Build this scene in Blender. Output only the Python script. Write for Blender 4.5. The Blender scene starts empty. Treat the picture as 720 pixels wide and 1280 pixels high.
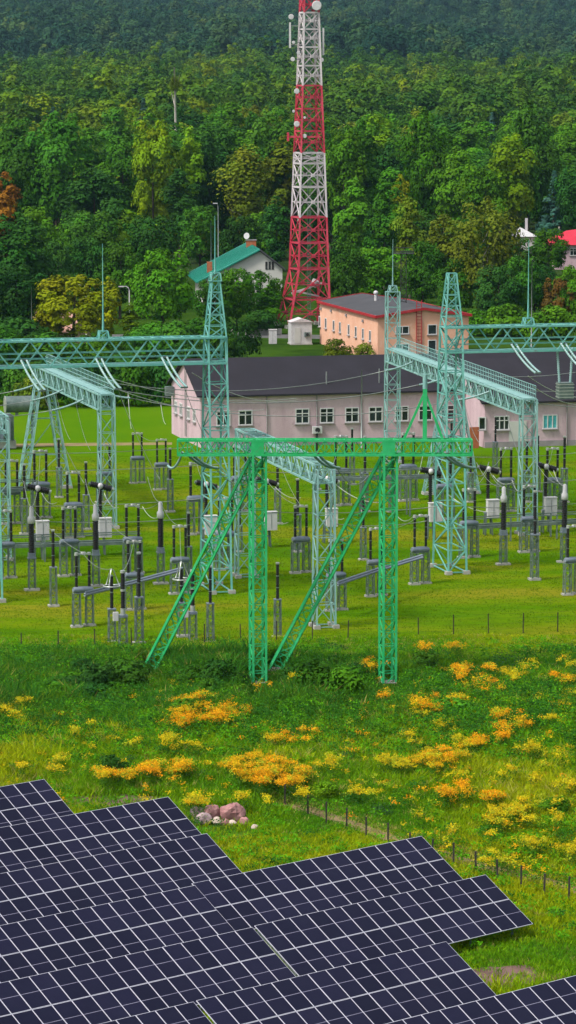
import bpy, math, random
import numpy as np
from mathutils import Vector, Matrix
sc = bpy.context.scene
COL = sc.collection
R = math.radians
random.seed(7)
# ------------------------------------------------------------------ camera
FPX, H = 4100.0, 38.0
P = math.atan(543 / FPX)
def ray(x, y):
    u = 640 - y
    return Vector((x - 360, FPX * math.cos(P) + u * math.sin(P), -FPX * math.sin(P) + u * math.cos(P)))
def atz(x, y, z=0.0):
    r = ray(x, y); t = (z - H) / r.z
    return Vector((0, 0, H)) + r * t
def aty(x, y, Y):
    r = ray(x, y)
    return Vector((0, 0, H)) + r * (Y / r.y)
cam = bpy.data.cameras.new('camera')
cam.sensor_fit = 'VERTICAL'; cam.sensor_height = 36; cam.lens = FPX / 1280 * 36
cam.clip_start = 1; cam.clip_end = 12000
co = bpy.data.objects.new('camera', cam); COL.objects.link(co)
co.location = (0, 0, H); co.rotation_euler = (math.pi / 2 - P, 0, 0)
sc.camera = co
PSI = R(14)
E1 = Vector((math.cos(PSI), math.sin(PSI), 0)); E2 = Vector((-math.sin(PSI), math.cos(PSI), 0)); UZ = Vector((0, 0, 1))

# ------------------------------------------------------------------ terrain
PROF = [(-400, 0), (590, 0), (700, 2.0), (800, 4.5), (1000, 7), (1400, 15), (1900, 26), (2300, 29), (3000, 62), (3600, 100), (4500, 170), (5600, 200)]
def gz(x, y):
    for (a, za), (b, zb) in zip(PROF, PROF[1:]):
        if y <= b:
            t = max(0, (y - a) / (b - a)); z = za + (zb - za) * t; break
    else: z = PROF[-1][1]
    if y > 1300:
        k = min(1, (y - 1300) / 800)
        z += k * (7 * math.sin(x / 120 + y / 300) + 5 * math.sin(x / 61 - y / 170 + 1))
        z += k * 0.02 * (-x)
    return z

# ------------------------------------------------------------------ node helpers / materials
def new_mat(name):
    m = bpy.data.materials.new(name); m.use_nodes = True
    nt = m.node_tree; nt.nodes.clear()
    return m, nt
def N(nt, t, **k):
    n = nt.nodes.new(t)
    for a, v in k.items():
        if a in ('operation', 'data_type', 'blend_type', 'attribute_name', 'attribute_type', 'noise_dimensions', 'interpolation', 'feature', 'clamp', 'mode'): setattr(n, a, v)
        else: n.inputs[a].default_value = v
    return n
def L(nt, a, b): nt.links.new(a, b)
def rgba(c): return (c[0], c[1], c[2], 1)
def ramp(nt, fac, stops):
    n = nt.nodes.new('ShaderNodeValToRGB'); e = n.color_ramp.elements
    while len(e) < len(stops): e.new(0.5)
    for k, (p, c) in zip(e, stops): k.position = p; k.color = rgba(c)
    L(nt, fac, n.inputs[0]); return n.outputs[0]
def mixc(nt, fac, a, b, bt='MIX'):
    n = nt.nodes.new('ShaderNodeMix'); n.data_type = 'RGBA'; n.blend_type = bt
    for i, v in ((0, fac), (6, a), (7, b)):
        if hasattr(v, 'is_linked') or hasattr(v, 'links'): L(nt, v, n.inputs[i])
        else: n.inputs[i].default_value = v if i == 0 else rgba(v)
    return n.outputs[2]
def noise(nt, scale, detail=4, rough=.6, vec=None, dist=0):
    n = N(nt, 'ShaderNodeTexNoise', Scale=scale, Detail=detail, Roughness=rough, Distortion=dist)
    if vec is None:
        g = nt.nodes.new('ShaderNodeNewGeometry'); vec = g.outputs['Position']
    L(nt, vec, n.inputs['Vector']); return n.outputs['Fac']
def stretch(nt, s):
    g = nt.nodes.new('ShaderNodeNewGeometry'); m = nt.nodes.new('ShaderNodeMapping'); m.inputs['Scale'].default_value = s
    L(nt, g.outputs['Position'], m.inputs['Vector']); return m.outputs['Vector']
def worn(name, c, c2, scale=1.5, rough=.6, metal=0, spec=.4, c3=None, bump=0, stretchv=None, lo=.4, hi=.65):
    c, c2, c3 = [None if q is None else tuple(k * .76 for k in q) for q in (c, c2, c3)]
    m, nt = new_mat(name)
    v = stretch(nt, stretchv) if stretchv else None
    col = ramp(nt, noise(nt, scale, 5, .65, v), [(lo, c), (hi, c2)])
    if c3:
        col = mixc(nt, ramp(nt, noise(nt, scale * 3.1, 6, .7), [(.55, (0, 0, 0)), (.70, (1, 1, 1))]), col, c3)
    b = N(nt, 'ShaderNodeBsdfPrincipled', Roughness=rough, Metallic=metal); b.inputs['Specular IOR Level'].default_value = spec
    L(nt, col, b.inputs['Base Color'])
    if bump:
        bp = N(nt, 'ShaderNodeBump', Strength=bump, Distance=.02); L(nt, noise(nt, scale * 8, 5, .7), bp.inputs['Height']); L(nt, bp.outputs[0], b.inputs['Normal'])
    o = nt.nodes.new('ShaderNodeOutputMaterial'); L(nt, b.outputs[0], o.inputs[0])
    return m
M = {}
M['teal'] = worn('teal_paint', (.135, .45, .40), (.21, .53, .48), .9, .55, c3=(.15, .28, .25))
M['tealpale'] = worn('pale_teal_paint', (.22, .45, .43), (.30, .52, .50), .9, .55, c3=(.22, .36, .33))
M['green'] = worn('green_paint', (.010, .46, .13), (.045, .56, .21), .8, .6, c3=(.07, .34, .13))
M['galv'] = worn('galvanised_steel', (.13, .19, .18), (.24, .30, .28), 1.3, .5, .3, c3=(.12, .13, .14))
M['galvblue'] = worn('blue_grey_steel', (.20, .25, .32), (.30, .34, .41), 1.1, .5, .2, c3=(.14, .16, .2))
M['alu'] = worn('bare_aluminium', (.55, .58, .56), (.68, .70, .68), 2, .35, .5)
M['porcelain'] = worn('dark_brown_porcelain', (.010, .008, .010), (.018, .014, .016), 3, .25)
M['white'] = worn('white_enamel', (.62, .61, .63), (.72, .71, .72), 1.5, .45, c3=(.5, .48, .46))
M['string'] = worn('pale_glass_discs', (.24, .42, .41), (.34, .50, .50), 3, .25)
M['wire'] = worn('weathered_conductor', (.24, .27, .27), (.34, .37, .36), 2, .5, .4)
M['concrete'] = worn('concrete_footing', (.50, .49, .45), (.38, .37, .34), 2, .9, bump=.3)
M['red'] = worn('red_mast_paint', (.56, .025, .060), (.70, .075, .125), .5, .55, c3=(.40, .12, .14))
M['mastwhite'] = worn('white_mast_paint', (.66, .60, .62), (.76, .70, .72), .5, .55, c3=(.45, .38, .38))
M['pinkwall'] = worn('pink_plaster', (.60, .42, .475), (.73, .53, .59), .5, .9, c3=(.52, .375, .41), bump=.15, stretchv=(1, 1, .22))
M['gablewall'] = M['pinkwall']
M['plinth'] = worn('grey_plinth', (.30, .27, .28), (.38, .34, .35), .8, .9)
M['roofdark'] = worn('dark_bitumen_roof', (.011, .009, .016), (.019, .016, .026), .25, .8, stretchv=(1, 1, .2))
M['roofgrey'] = worn('grey_roof_felt', (.055, .055, .062), (.075, .075, .085), .3, .85)
M['redtrim'] = worn('red_metal_trim', (.42, .015, .025), (.50, .03, .04), 1, .5)
M['orange'] = worn('orange_plaster', (.86, .44, .29), (.94, .54, .38), .3, .9, c3=(.90, .60, .46), bump=.1)
M['cream'] = worn('cream_plaster', (.78, .55, .40), (.84, .60, .44), .3, .9, bump=.1)
M['whitewall'] = worn('white_plaster', (.62, .61, .58), (.70, .69, .66), .3, .9)
M['greenroof'] = worn('green_metal_roof', (.01, .25, .18), (.02, .30, .22), .4, .5)
M['redroof'] = worn('red_metal_roof', (.60, .02, .05), (.70, .03, .07), .4, .5)
M['brick'] = worn('orange_brick', (.52, .16, .07), (.42, .11, .05), 3, .9)
M['frame'] = worn('white_window_frame', (.72, .72, .72), (.78, .78, .78), 1, .5)
M['dark'] = worn('black_metal', (.02, .02, .022), (.04, .04, .04), 2, .5)
M['post'] = worn('dark_fence_post', (.03, .028, .022), (.06, .05, .04), 3, .8)
M['bark'] = worn('bark', (.05, .04, .03), (.10, .08, .06), 2, .95, stretchv=(1, 1, .3), bump=.5)
M['birch'] = worn('birch_bark', (.50, .47, .40), (.62, .58, .50), 1.2, .8, c3=(.08, .07, .06))
M['stonepink'] = worn('pink_granite', (.40, .185, .185), (.54, .29, .28), 3, .9, c3=(.26, .17, .16), bump=1.0)
M['stonepale'] = worn('pale_granite', (.40, .28, .30), (.54, .40, .42), 3, .9, c3=(.28, .22, .22), bump=1.0)
M['stonecream'] = worn('cream_stone', (.66, .52, .44), (.74, .62, .55), 2, .85, bump=.5)
M['curtain'] = worn('teal_blind', (.05, .40, .45), (.12, .52, .55), 2, .8)
M['frame_alu'] = worn('panel_frame_silver', (.60, .60, .70), (.68, .68, .78), 1, .45, 0)
def glass_mat():
    m, nt = new_mat('window_glass')
    b = N(nt, 'ShaderNodeBsdfPrincipled', Roughness=.08); b.inputs['Specular IOR Level'].default_value = .6
    L(nt, ramp(nt, noise(nt, .7, 2), [(.4, (.008, .012, .016)), (.7, (.03, .04, .05))]), b.inputs['Base Color'])
    o = nt.nodes.new('ShaderNodeOutputMaterial'); L(nt, b.outputs[0], o.inputs[0]); return m
M['glass'] = glass_mat()
def panel_mat():
    m, nt = new_mat('solar_glass')
    tc = nt.nodes.new('ShaderNodeTexCoord')
    br = N(nt, 'ShaderNodeTexBrick', Scale=1.0)
    br.offset = 0; br.inputs['Color1'].default_value = (.0056, .0058, .0215, 1); br.inputs['Color2'].default_value = (.0070, .0070, .0250, 1)
    br.inputs['Mortar'].default_value = (.012, .012, .030, 1); br.inputs['Mortar Size'].default_value = .004
    br.inputs['Brick Width'].default_value = .155; br.inputs['Row Height'].default_value = .083
    L(nt, tc.outputs['Object'], br.inputs['Vector'])
    col = mixc(nt, ramp(nt, noise(nt, .6, 4), [(.35, (0, 0, 0)), (.75, (.35, .35, .35))]), br.outputs['Color'], (.014, .014, .033))
    oi = nt.nodes.new('ShaderNodeObjectInfo')
    col = mixc(nt, 1.0, col, ramp(nt, oi.outputs['Random'], [(0, (.72, .74, .78)), (1, (1.28, 1.24, 1.2))]), 'MULTIPLY')
    b = N(nt, 'ShaderNodeBsdfPrincipled', Roughness=.36); b.inputs['Specular IOR Level'].default_value = .16
    L(nt, col, b.inputs['Base Color'])
    o = nt.nodes.new('ShaderNodeOutputMaterial'); L(nt, b.outputs[0], o.inputs[0]); return m
M['solar'] = panel_mat()
M['busbar'] = worn('panel_mid_ribbon', (.28, .27, .38), (.34, .33, .44), 1, .5)
def leaf_mat(name, mode, cols=None, trans=.25, rough=.65):
    """mode 'obj': colour from the object's own colour; 'rand': random per instance; 'attr': vertex colour"""
    m, nt = new_mat(name)
    if mode == 'obj':
        oi = nt.nodes.new('ShaderNodeObjectInfo'); base = oi.outputs['Color']
    elif mode == 'rand':
        oi = N(nt, 'ShaderNodeAttribute', attribute_type='INSTANCER', attribute_name='tone'); base = ramp(nt, oi.outputs['Fac'], cols)
    else:
        a = N(nt, 'ShaderNodeAttribute', attribute_name='col'); base = a.outputs['Color']
    if mode != 'attr':
        a = N(nt, 'ShaderNodeAttribute', attribute_name='v')
        base = mixc(nt, 1.0, base, a.outputs['Color'], 'MULTIPLY')
    d = N(nt, 'ShaderNodeBsdfPrincipled', Roughness=rough); d.inputs['Specular IOR Level'].default_value = .04
    t = nt.nodes.new('ShaderNodeBsdfTranslucent')
    L(nt, base, d.inputs['Base Color']); L(nt, base, t.inputs['Color'])
    mx = nt.nodes.new('ShaderNodeMixShader'); mx.inputs[0].default_value = trans
    L(nt, d.outputs[0], mx.inputs[1]); L(nt, t.outputs[0], mx.inputs[2])
    o = nt.nodes.new('ShaderNodeOutputMaterial'); L(nt, mx.outputs[0], o.inputs[0]); return m
M['leaf'] = leaf_mat('leaves', 'obj')
M['farleaf'] = leaf_mat('far_leaves', 'rand', [(0, (.022, .076, .012)), (.3, (.040, .110, .011)), (.6, (.064, .145, .009)), (.85, (.100, .180, .007)), (1, (.130, .195, .006))])
M['hazedleaf'] = leaf_mat('hazed_ridge_leaves', 'rand', [(0, (.012, .044, .026)), (.35, (.020, .064, .030)), (.7, (.036, .086, .032)), (1, (.062, .112, .028))])  # bluish leaf colours carry the ridge's distance haze
M['grass'] = leaf_mat('grass_blades', 'attr', trans=.4)
M['flower'] = leaf_mat('flower_heads', 'attr', trans=.15)

# ------------------------------------------------------------------ mesh builder
class MB:
    def __init__(s): s.v = []; s.f = []; s.m = []; s.mats = []; s.sm = []
    def mi(s, m):
        if m not in s.mats: s.mats.append(m)
        return s.mats.index(m)
    def add(s, vs, fs, m, smooth=False):
        o = len(s.v); s.v += [tuple(v) for v in vs]; k = s.mi(m)
        for f in fs: s.f.append(tuple(i + o for i in f)); s.m.append(k); s.sm.append(smooth)
    def box(s, c, size, m, rz=0, bev=0):
        cx, cy, cz = c; a, b, h = size[0] / 2, size[1] / 2, size[2] / 2
        q = math.cos(rz); w = math.sin(rz); vs = []
        for z in (-h, h):
            for x, y in ((-a, -b), (a, -b), (a, b), (-a, b)): vs.append((cx + x * q - y * w, cy + x * w + y * q, cz + z))
        s.add(vs, [(3, 2, 1, 0), (4, 5, 6, 7), (0, 1, 5, 4), (1, 2, 6, 5), (2, 3, 7, 6), (3, 0, 4, 7)], m)
    def bar(s, a, b, w, m, h=None, up=None):
        a = Vector(a); b = Vector(b); d = b - a
        if d.length < 1e-6: return
        d.normalize(); up = Vector(up) if up else (UZ if abs(d.z) < .95 else Vector((0, 1, 0)))
        u = d.cross(up).normalized(); v = u.cross(d); u *= w / 2; v *= (h or w) / 2
        vs = [a - u - v, a + u - v, a + u + v, a - u + v, b - u - v, b + u - v, b + u + v, b - u + v]
        s.add(vs, [(0, 1, 2, 3), (7, 6, 5, 4), (0, 4, 5, 1), (1, 5, 6, 2), (2, 6, 7, 3), (3, 7, 4, 0)], m)
    def lathe(s, a, b, prof, m, n=10, cap=True):
        """prof: list of (t 0..1, radius) along a->b"""
        a = Vector(a); b = Vector(b); d = (b - a); ln = d.length; d.normalize()
        up = UZ if abs(d.z) < .9 else Vector((0, 1, 0)); u = d.cross(up).normalized(); v = d.cross(u)
        vs = []; fs = []
        for t, r in prof:
            for k in range(n):
                an = 2 * math.pi * k / n
                vs.append(a + d * (ln * t) + u * (r * math.cos(an)) + v * (r * math.sin(an)))
        for i in range(len(prof) - 1):
            for k in range(n):
                k2 = (k + 1) % n; fs.append((i * n + k, i * n + k2, (i + 1) * n + k2, (i + 1) * n + k))
        s.add(vs, fs, m, True)
        if cap: s.add(vs[:n], [tuple(range(n))], m); s.add(vs[-n:], [tuple(range(n - 1, -1, -1))], m)
    def cyl(s, a, b, r, m, r2=None, n=10): s.lathe(a, b, [(0, r), (1, r if r2 is None else r2)], m, n)
    def tube(s, pts, r, m, n=5, r2=None):
        pts = [Vector(p) for p in pts]; vs = []; fs = []
        K = len(pts)
        for i, p in enumerate(pts):
            d = (pts[min(i + 1, K - 1)] - pts[max(i - 1, 0)]).normalized()
            up = UZ if abs(d.z) < .9 else Vector((0, 1, 0)); u = d.cross(up).normalized(); v = d.cross(u)
            rr = r if r2 is None else r + (r2 - r) * i / (K - 1)
            for k in range(n):
                an = 2 * math.pi * k / n; vs.append(p + u * (rr * math.cos(an)) + v * (rr * math.sin(an)))
        for i in range(K - 1):
            for k in range(n):
                k2 = (k + 1) % n; fs.append((i * n + k, i * n + k2, (i + 1) * n + k2, (i + 1) * n + k))
        fs.append(tuple(range(n))); fs.append(tuple(range(K * n - 1, K * n - n - 1, -1)))
        s.add(vs, fs, m, True)
    def quad(s, a, b, c, d, m): s.add([a, b, c, d], [(0, 1, 2, 3)], m)
    def poly(s, pts, m): s.add(pts, [tuple(range(len(pts)))], m)
    def sphere(s, c, r, m, n=10, k=6, sq=1):
        c = Vector(c); s.lathe(c - UZ * r * sq, c + UZ * r * sq, [((1 - math.cos(math.pi * i / k)) / 2, max(.001, r * math.sin(math.pi * i / k))) for i in range(k + 1)], m, n, False)
    def ribbed(s, a, b, r, m, ribs, n=9):
        pr = []
        for i in range(ribs):
            pr += [((i + .05) / ribs, r * .72), ((i + .5) / ribs, r), ((i + .95) / ribs, r * .72)]
        s.lathe(a, b, [(0, r * .72)] + pr + [(1, r * .72)], m, n)
    def lattice(s, A, B, u, v, wa, ha, wb, hb, n, m, c=.1, b=.055, struts=True, cross=False, faces=(0, 1, 2, 3), ease=1.0):
        A = Vector(A); B = Vector(B); u = Vector(u).normalized(); v = Vector(v).normalized()
        cs = [(-1, -1), (1, -1), (1, 1), (-1, 1)]
        def pt(k, t):
            w = wa + (wb - wa) * t; h = ha + (hb - ha) * t
            return A + (B - A) * t + u * (cs[k][0] * w / 2) + v * (cs[k][1] * h / 2)
        for k in range(4): s.bar(pt(k, 0), pt(k, 1), c, m)
        ts = [(i / n) ** ease for i in range(n + 1)]
        for fi in faces:
            k, k2 = fi, (fi + 1) % 4
            for i in range(n):
                if cross:
                    s.bar(pt(k, ts[i]), pt(k2, ts[i + 1]), b, m); s.bar(pt(k2, ts[i]), pt(k, ts[i + 1]), b * .98, m)
                elif (i + fi) % 2 == 0: s.bar(pt(k, ts[i]), pt(k2, ts[i + 1]), b, m)
                else: s.bar(pt(k2, ts[i]), pt(k, ts[i + 1]), b, m)
                if struts and i > 0: s.bar(pt(k, ts[i]), pt(k2, ts[i]), b * .9, m)
            s.bar(pt(k, 0), pt(k2, 0), b, m); s.bar(pt(k, 1), pt(k2, 1), b, m)
    def mesh(s, name):
        me = bpy.data.meshes.new(name); me.from_pydata(s.v, [], s.f)
        for mm in s.mats: me.materials.append(mm)
        me.polygons.foreach_set('material_index', s.m); me.polygons.foreach_set('use_smooth', s.sm)
        me.update(); return me
    def build(s, name, parent=None, loc=None):
        o = bpy.data.objects.new(name, s.mesh(name)); COL.objects.link(o)
        if parent: o.parent = parent
        if loc is not None: o.location = loc
        return o
def tag(o, label=None, cat=None, group=None, kind=None):
    if label: o['label'] = label
    if cat: o['category'] = cat
    if group: o['group'] = group
    if kind: o['kind'] = kind
    return o
def thing(name, label, cat, loc=(0, 0, 0), rz=0, group=None):
    o = bpy.data.objects.new(name, None); COL.objects.link(o); o.empty_display_size = .3
    o.location = loc; o.rotation_euler = (0, 0, rz); return tag(o, label, cat, group)
def copy_tree(o, parent=None):
    c = o.copy(); COL.objects.link(c)
    if parent: c.parent = parent
    for ch in o.children: copy_tree(ch, c)
    return c
def structure(o): o['kind'] = 'structure'; return o

def np_mesh(name, verts, nq, mat, attr=None, cols=None, k=4):
    """verts (nq*k,3); cols (nq*k,4)"""
    me = bpy.data.meshes.new(name); nv = len(verts)
    me.vertices.add(nv); me.vertices.foreach_set('co', verts.astype(np.float32).ravel())
    me.loops.add(nv); me.loops.foreach_set('vertex_index', np.arange(nv, dtype=np.int32))
    me.polygons.add(nq); me.polygons.foreach_set('loop_start', np.arange(0, nv, k, dtype=np.int32))
    me.polygons.foreach_set('loop_total', np.full(nq, k, dtype=np.int32))
    if attr:
        a = me.color_attributes.new(attr, 'FLOAT_COLOR', 'POINT'); a.data.foreach_set('color', cols.astype(np.float32).ravel())
    me.materials.append(mat); me.update(); me.validate(); return me

# ------------------------------------------------------------------ world, sun
w = bpy.data.worlds.new('World'); sc.world = w; w.use_nodes = True
nt = w.node_tree; nt.nodes.clear()
sky = nt.nodes.new('ShaderNodeTexSky'); sky.sky_type = 'NISHITA'; sky.sun_disc = False
SUN_EL, SUN_AZ = R(54), R(-124)      # azimuth measured from +Y towards +X: behind-left of the camera
sky.sun_elevation = SUN_EL; sky.sun_rotation = SUN_AZ; sky.air_density = 1.0; sky.dust_density = 3.0; sky.ozone_density = 1.0; sky.altitude = 100
hs = N(nt, 'ShaderNodeHueSaturation', Saturation=.35, Value=1.0)
bg = N(nt, 'ShaderNodeBackground', Strength=.105)
wo = nt.nodes.new('ShaderNodeOutputWorld')
L(nt, sky.outputs[0], hs.inputs['Color']); L(nt, hs.outputs[0], bg.inputs[0]); L(nt, bg.outputs[0], wo.inputs[0])
sd = bpy.data.lights.new('sun', 'SUN'); sd.energy = 2.0; sd.angle = R(10); sd.color = (1, .95, .86)
so = bpy.data.objects.new('sun', sd); COL.objects.link(so)
sdir = Vector((math.sin(SUN_AZ) * math.cos(SUN_EL), math.cos(SUN_AZ) * math.cos(SUN_EL), math.sin(SUN_EL)))
so.rotation_euler = sdir.to_track_quat('Z', 'Y').to_euler()
so.location = (-200, -200, 300)
sc.view_settings.view_transform = 'Standard'; sc.view_settings.look = 'None'; sc.view_settings.gamma = 1; sc.view_settings.use_curve_mapping = False
sc.view_settings.exposure = 0.95
cy = sc.cycles
cy.max_bounces = 4; cy.diffuse_bounces = 2; cy.glossy_bounces = 2; cy.transmission_bounces = 2; cy.transparent_max_bounces = 4; cy.volume_bounces = 0
cy.use_denoising = True; cy.caustics_reflective = False; cy.caustics_refractive = False
try: cy.use_adaptive_sampling = True; cy.adaptive_threshold = .02
except Exception: pass

# ------------------------------------------------------------------ ground
def ground_mat():
    m, nt = new_mat('ground_cover')
    g = nt.nodes.new('ShaderNodeNewGeometry'); sp = nt.nodes.new('ShaderNodeSeparateXYZ'); L(nt, g.outputs['Position'], sp.inputs[0])
    wob = N(nt, 'ShaderNodeMath', operation='MULTIPLY_ADD'); L(nt, noise(nt, .25, 5), wob.inputs[0]); wob.inputs[1].default_value = 10; L(nt, sp.outputs['Y'], wob.inputs[2])
    # lawn colours: broad mown bands, worn yellow patches
    lv = stretch(nt, (.25, 1, 1))
    lawn = ramp(nt, noise(nt, .09, 6, .62, lv), [(.36, (.042, .120, .002)), (.46, (.066, .155, .002)), (.54, (.100, .172, .003)), (.65, (.165, .175, .010))])
    fine = ramp(nt, noise(nt, 2.2, 6, .75, lv), [(.3, (.72, .74, .7)), (.7, (1.25, 1.22, 1.2))])
    lawn = mixc(nt, 1.0, lawn, fine, 'MULTIPLY')
    back = ramp(nt, noise(nt, .03, 3), [(.4, (.062, .155, .002)), (.6, (.090, .172, .003))])
    def step(a, b, src=wob.outputs[0]):
        n = nt.nodes.new('ShaderNodeMapRange'); n.inputs['From Min'].default_value = a; n.inputs['From Max'].default_value = b; L(nt, src, n.inputs['Value']); return n.outputs[0]
    lawn = mixc(nt, step(318, 352), lawn, back)
    mead = ramp(nt, noise(nt, .35, 6, .7), [(.3, (.025, .070, .006)), (.5, (.055, .120, .008)), (.65, (.11, .15, .015)), (.8, (.17, .15, .04))])
    rough = ramp(nt, noise(nt, .12, 5), [(.4, (.018, .045, .006)), (.6, (.034, .078, .008))])
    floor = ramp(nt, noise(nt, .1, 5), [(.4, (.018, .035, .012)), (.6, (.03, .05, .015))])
    c = mixc(nt, step(221, 226), mead, lawn)
    c = mixc(nt, step(388, 396), c, rough)
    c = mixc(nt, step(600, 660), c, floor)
    b = N(nt, 'ShaderNodeBsdfPrincipled', Roughness=1.0); b.inputs['Specular IOR Level'].default_value = .0
    L(nt, c, b.inputs['Base Color'])
    bp = N(nt, 'ShaderNodeBump', Strength=.5, Distance=.15); L(nt, noise(nt, 3.0, 6, .7), bp.inputs['Height']); L(nt, bp.outputs[0], b.inputs['Normal'])
    o = nt.nodes.new('ShaderNodeOutputMaterial'); L(nt, b.outputs[0], o.inputs[0]); return m
ys = [-300, 0, 100, 200, 300, 400, 500, 560] + list(range(590, 1300, 30)) + list(range(1300, 5700, 60))
xs = list(range(-2400, -500, 240)) + list(range(-500, 501, 25)) + list(range(740, 2401, 240))
gv = [(x, y, gz(x, y)) for y in ys for x in xs]; nx = len(xs)
gf = [(j * nx + i, j * nx + i + 1, (j + 1) * nx + i + 1, (j + 1) * nx + i) for j in range(len(ys) - 1) for i in range(nx - 1)]
gm = MB(); gm.add(gv, gf, ground_mat()); structure(gm.build('ground'))
def sheet(name, pts, z, m):
    b = MB(); b.poly([(p[0], p[1], z) for p in pts], m); return structure(b.build(name))
def blob(c, rx, ry, seed, n=28, rot=0):
    rr = random.Random(seed); ph = [rr.uniform(0, 6.28) for _ in range(4)]; out = []
    for k in range(n):
        a = 2 * math.pi * k / n; s = 1 + .18 * math.sin(2 * a + ph[0]) + .13 * math.sin(3 * a + ph[1]) + .1 * math.sin(5 * a + ph[2]) + .07 * math.sin(9 * a + ph[3])
        x, y = rx * s * math.cos(a), ry * s * math.sin(a)
        out.append((c[0] + x * math.cos(rot) - y * math.sin(rot), c[1] + x * math.sin(rot) + y * math.cos(rot)))
    return out
M['dirt'] = worn('bare_earth', (.15, .085, .07), (.24, .14, .12), 1.0, .95, c3=(.10, .10, .04), bump=.6)
M['dirtpink'] = worn('pinkish_earth', (.30, .17, .14), (.38, .23, .18), 1.0, .95, c3=(.2, .13, .09), bump=.6)
M['path'] = worn('trodden_path', (.24, .17, .07), (.32, .24, .11), .8, .95, c3=(.15, .17, .03), bump=.3)
p = atz(628, 1222); sheet('dirt_patch', blob(p, 2.5, 2.0, 3), .006, M['dirt'])
p = atz(150, 1003); sheet('dirt_patch', blob(p, 5.0, 1.6, 5), .006, M['dirt'])
p = atz(-2, 1262); sheet('dirt_patch', blob(p, 2.6, 1.2, 8), .006, M['dirtpink'])
pp = [atz(x, y) for x, y in ((-60, 561), (60, 558), (215, 556))]; pq = [atz(x, y) for x, y in ((215, 553), (60, 554), (-60, 556))]
sheet('path', [(q.x, q.y) for q in pp + pq], .006, M['path'])
up_ = [atz(x, y) for x, y in ((346, 1000), (390, 1008), (500, 1046), (620, 1083), (720, 1106), (800, 1124))]; lo_ = [atz(x, y) for x, y in ((800, 1136), (720, 1117), (620, 1094), (500, 1057), (390, 1018), (346, 1006))]
sheet('path', [(q.x, q.y) for q in up_ + lo_], .007, M['path'])
# road with low concrete wall near the green-roofed house
pp = [atz(x, y) for x, y in ((140, 424), (300, 422), (420, 424), (420, 419), (300, 417), (140, 418))]
M['asphalt'] = worn('grey_asphalt', (.10, .10, .10), (.14, .14, .135), .5, .9)
sheet('road', [(q.x, q.y) for q in pp], .006, M['asphalt'])

# ------------------------------------------------------------------ substation steelwork
TL = M['teal']; TP = M['tealpale']
def rod(parent, base, h, m):
    b = MB(); b.lattice((base[0], base[1], base[2]), (base[0], base[1], base[2] + .6), E1, E2, .8, .8, .6, .6, 1, m, .1, .06)
    b.lathe((base[0], base[1], base[2] + .5), (base[0], base[1], base[2] + h), [(0, .09), (.3, .05), (1, .018)], m, 6)
    return b.build('lightning_rod', parent)
def main_tower(parent, base, htop, peak, rodh, m):
    bx, by = base.x, base.y
    b = MB(); b.lattice((bx, by, .15), (bx, by, htop), E1, E2, 1.45, 4.2, 1.36, 1.5, 11, m, .15, .08)
    t = b.build('tower', parent)
    for sx in (-1, 1):
        for sy in (-1, 1):
            q = Vector((bx, by, .12)) + E1 * sx * .72 + E2 * sy * 2.1; f = MB(); f.box(q, (.5, .5, .3), M['concrete'], PSI); f.build('footing', parent)
    pk = MB(); pk.lattice((bx, by, htop), (bx, by, peak), E1, E2, 1.36, 1.5, .6, .6, 5, m, .12, .07); pk.build('peak', parent)
    if rodh: rod(parent, (bx, by, peak), rodh, m)
ZB1, ZB0 = 18.95, 17.05
def main_beam(parent, A, B, m):
    d = (B - A).normalized(); ln = (B - A).length; n = int(ln / 1.45)
    b = MB(); mid = (ZB1 + ZB0) / 2
    b.lattice((A.x, A.y, mid), (B.x, B.y, mid), Vector((-d.y, d.x, 0)), UZ, 1.7, ZB1 - ZB0, 1.7, ZB1 - ZB0, n, m, .16, .095, struts=False)
    for sgn in (-1, 1):   # chord plates and catwalk grating
        q = Vector((-d.y, d.x, 0)) * .85 * sgn
        b.bar(Vector((A.x, A.y, ZB1)) + q, Vector((B.x, B.y, ZB1)) + q, .22, m, .12)
        b.bar(Vector((A.x, A.y, ZB0)) + q, Vector((B.x, B.y, ZB0)) + q, .24, m, .14)
    k = 0.0
    while k < ln:
        q = A + d * k
        b.bar((q.x - .75 * -d.y, q.y - .75 * d.x, ZB1), (q.x + .75 * -d.y, q.y + .75 * d.x, ZB1), .1, m); k += .75
    o = b.build('beam', parent)
    wk = MB(); wk.box(((A.x + B.x) / 2, (A.y + B.y) / 2, ZB0 + .06), (ln, .9, .06), m, math.atan2(d.y, d.x)); 
    for sg in (-.42, .42):
        q = Vector((-d.y, d.x, 0)) * sg
        for hh in (.55, .95):
            wk.bar(Vector((A.x, A.y, ZB0 + hh)) + q, Vector((B.x, B.y, ZB0 + hh)) + q, .05, m)
    wk.build('walkway', parent)
    return o
# left main portal
tL = atz(270, 737); tL2 = tL - E1 * 17.2; tL3 = tL2 - E1 * 10
g = thing('portal_gantry', 'tall teal lattice portal reaching in from the left edge to its spired tower', 'gantry')
main_tower(g, tL, ZB1, 23.1, 4.8, TL); main_tower(g, tL2, ZB1, 21.6, 0, TL)
main_beam(g, tL3, tL + E1 * .6, TL)
q = aty(129, 424, (tL - E1 * 8.6).y); rod(g, (q.x, q.y, ZB1), 7.0, TL)
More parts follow.
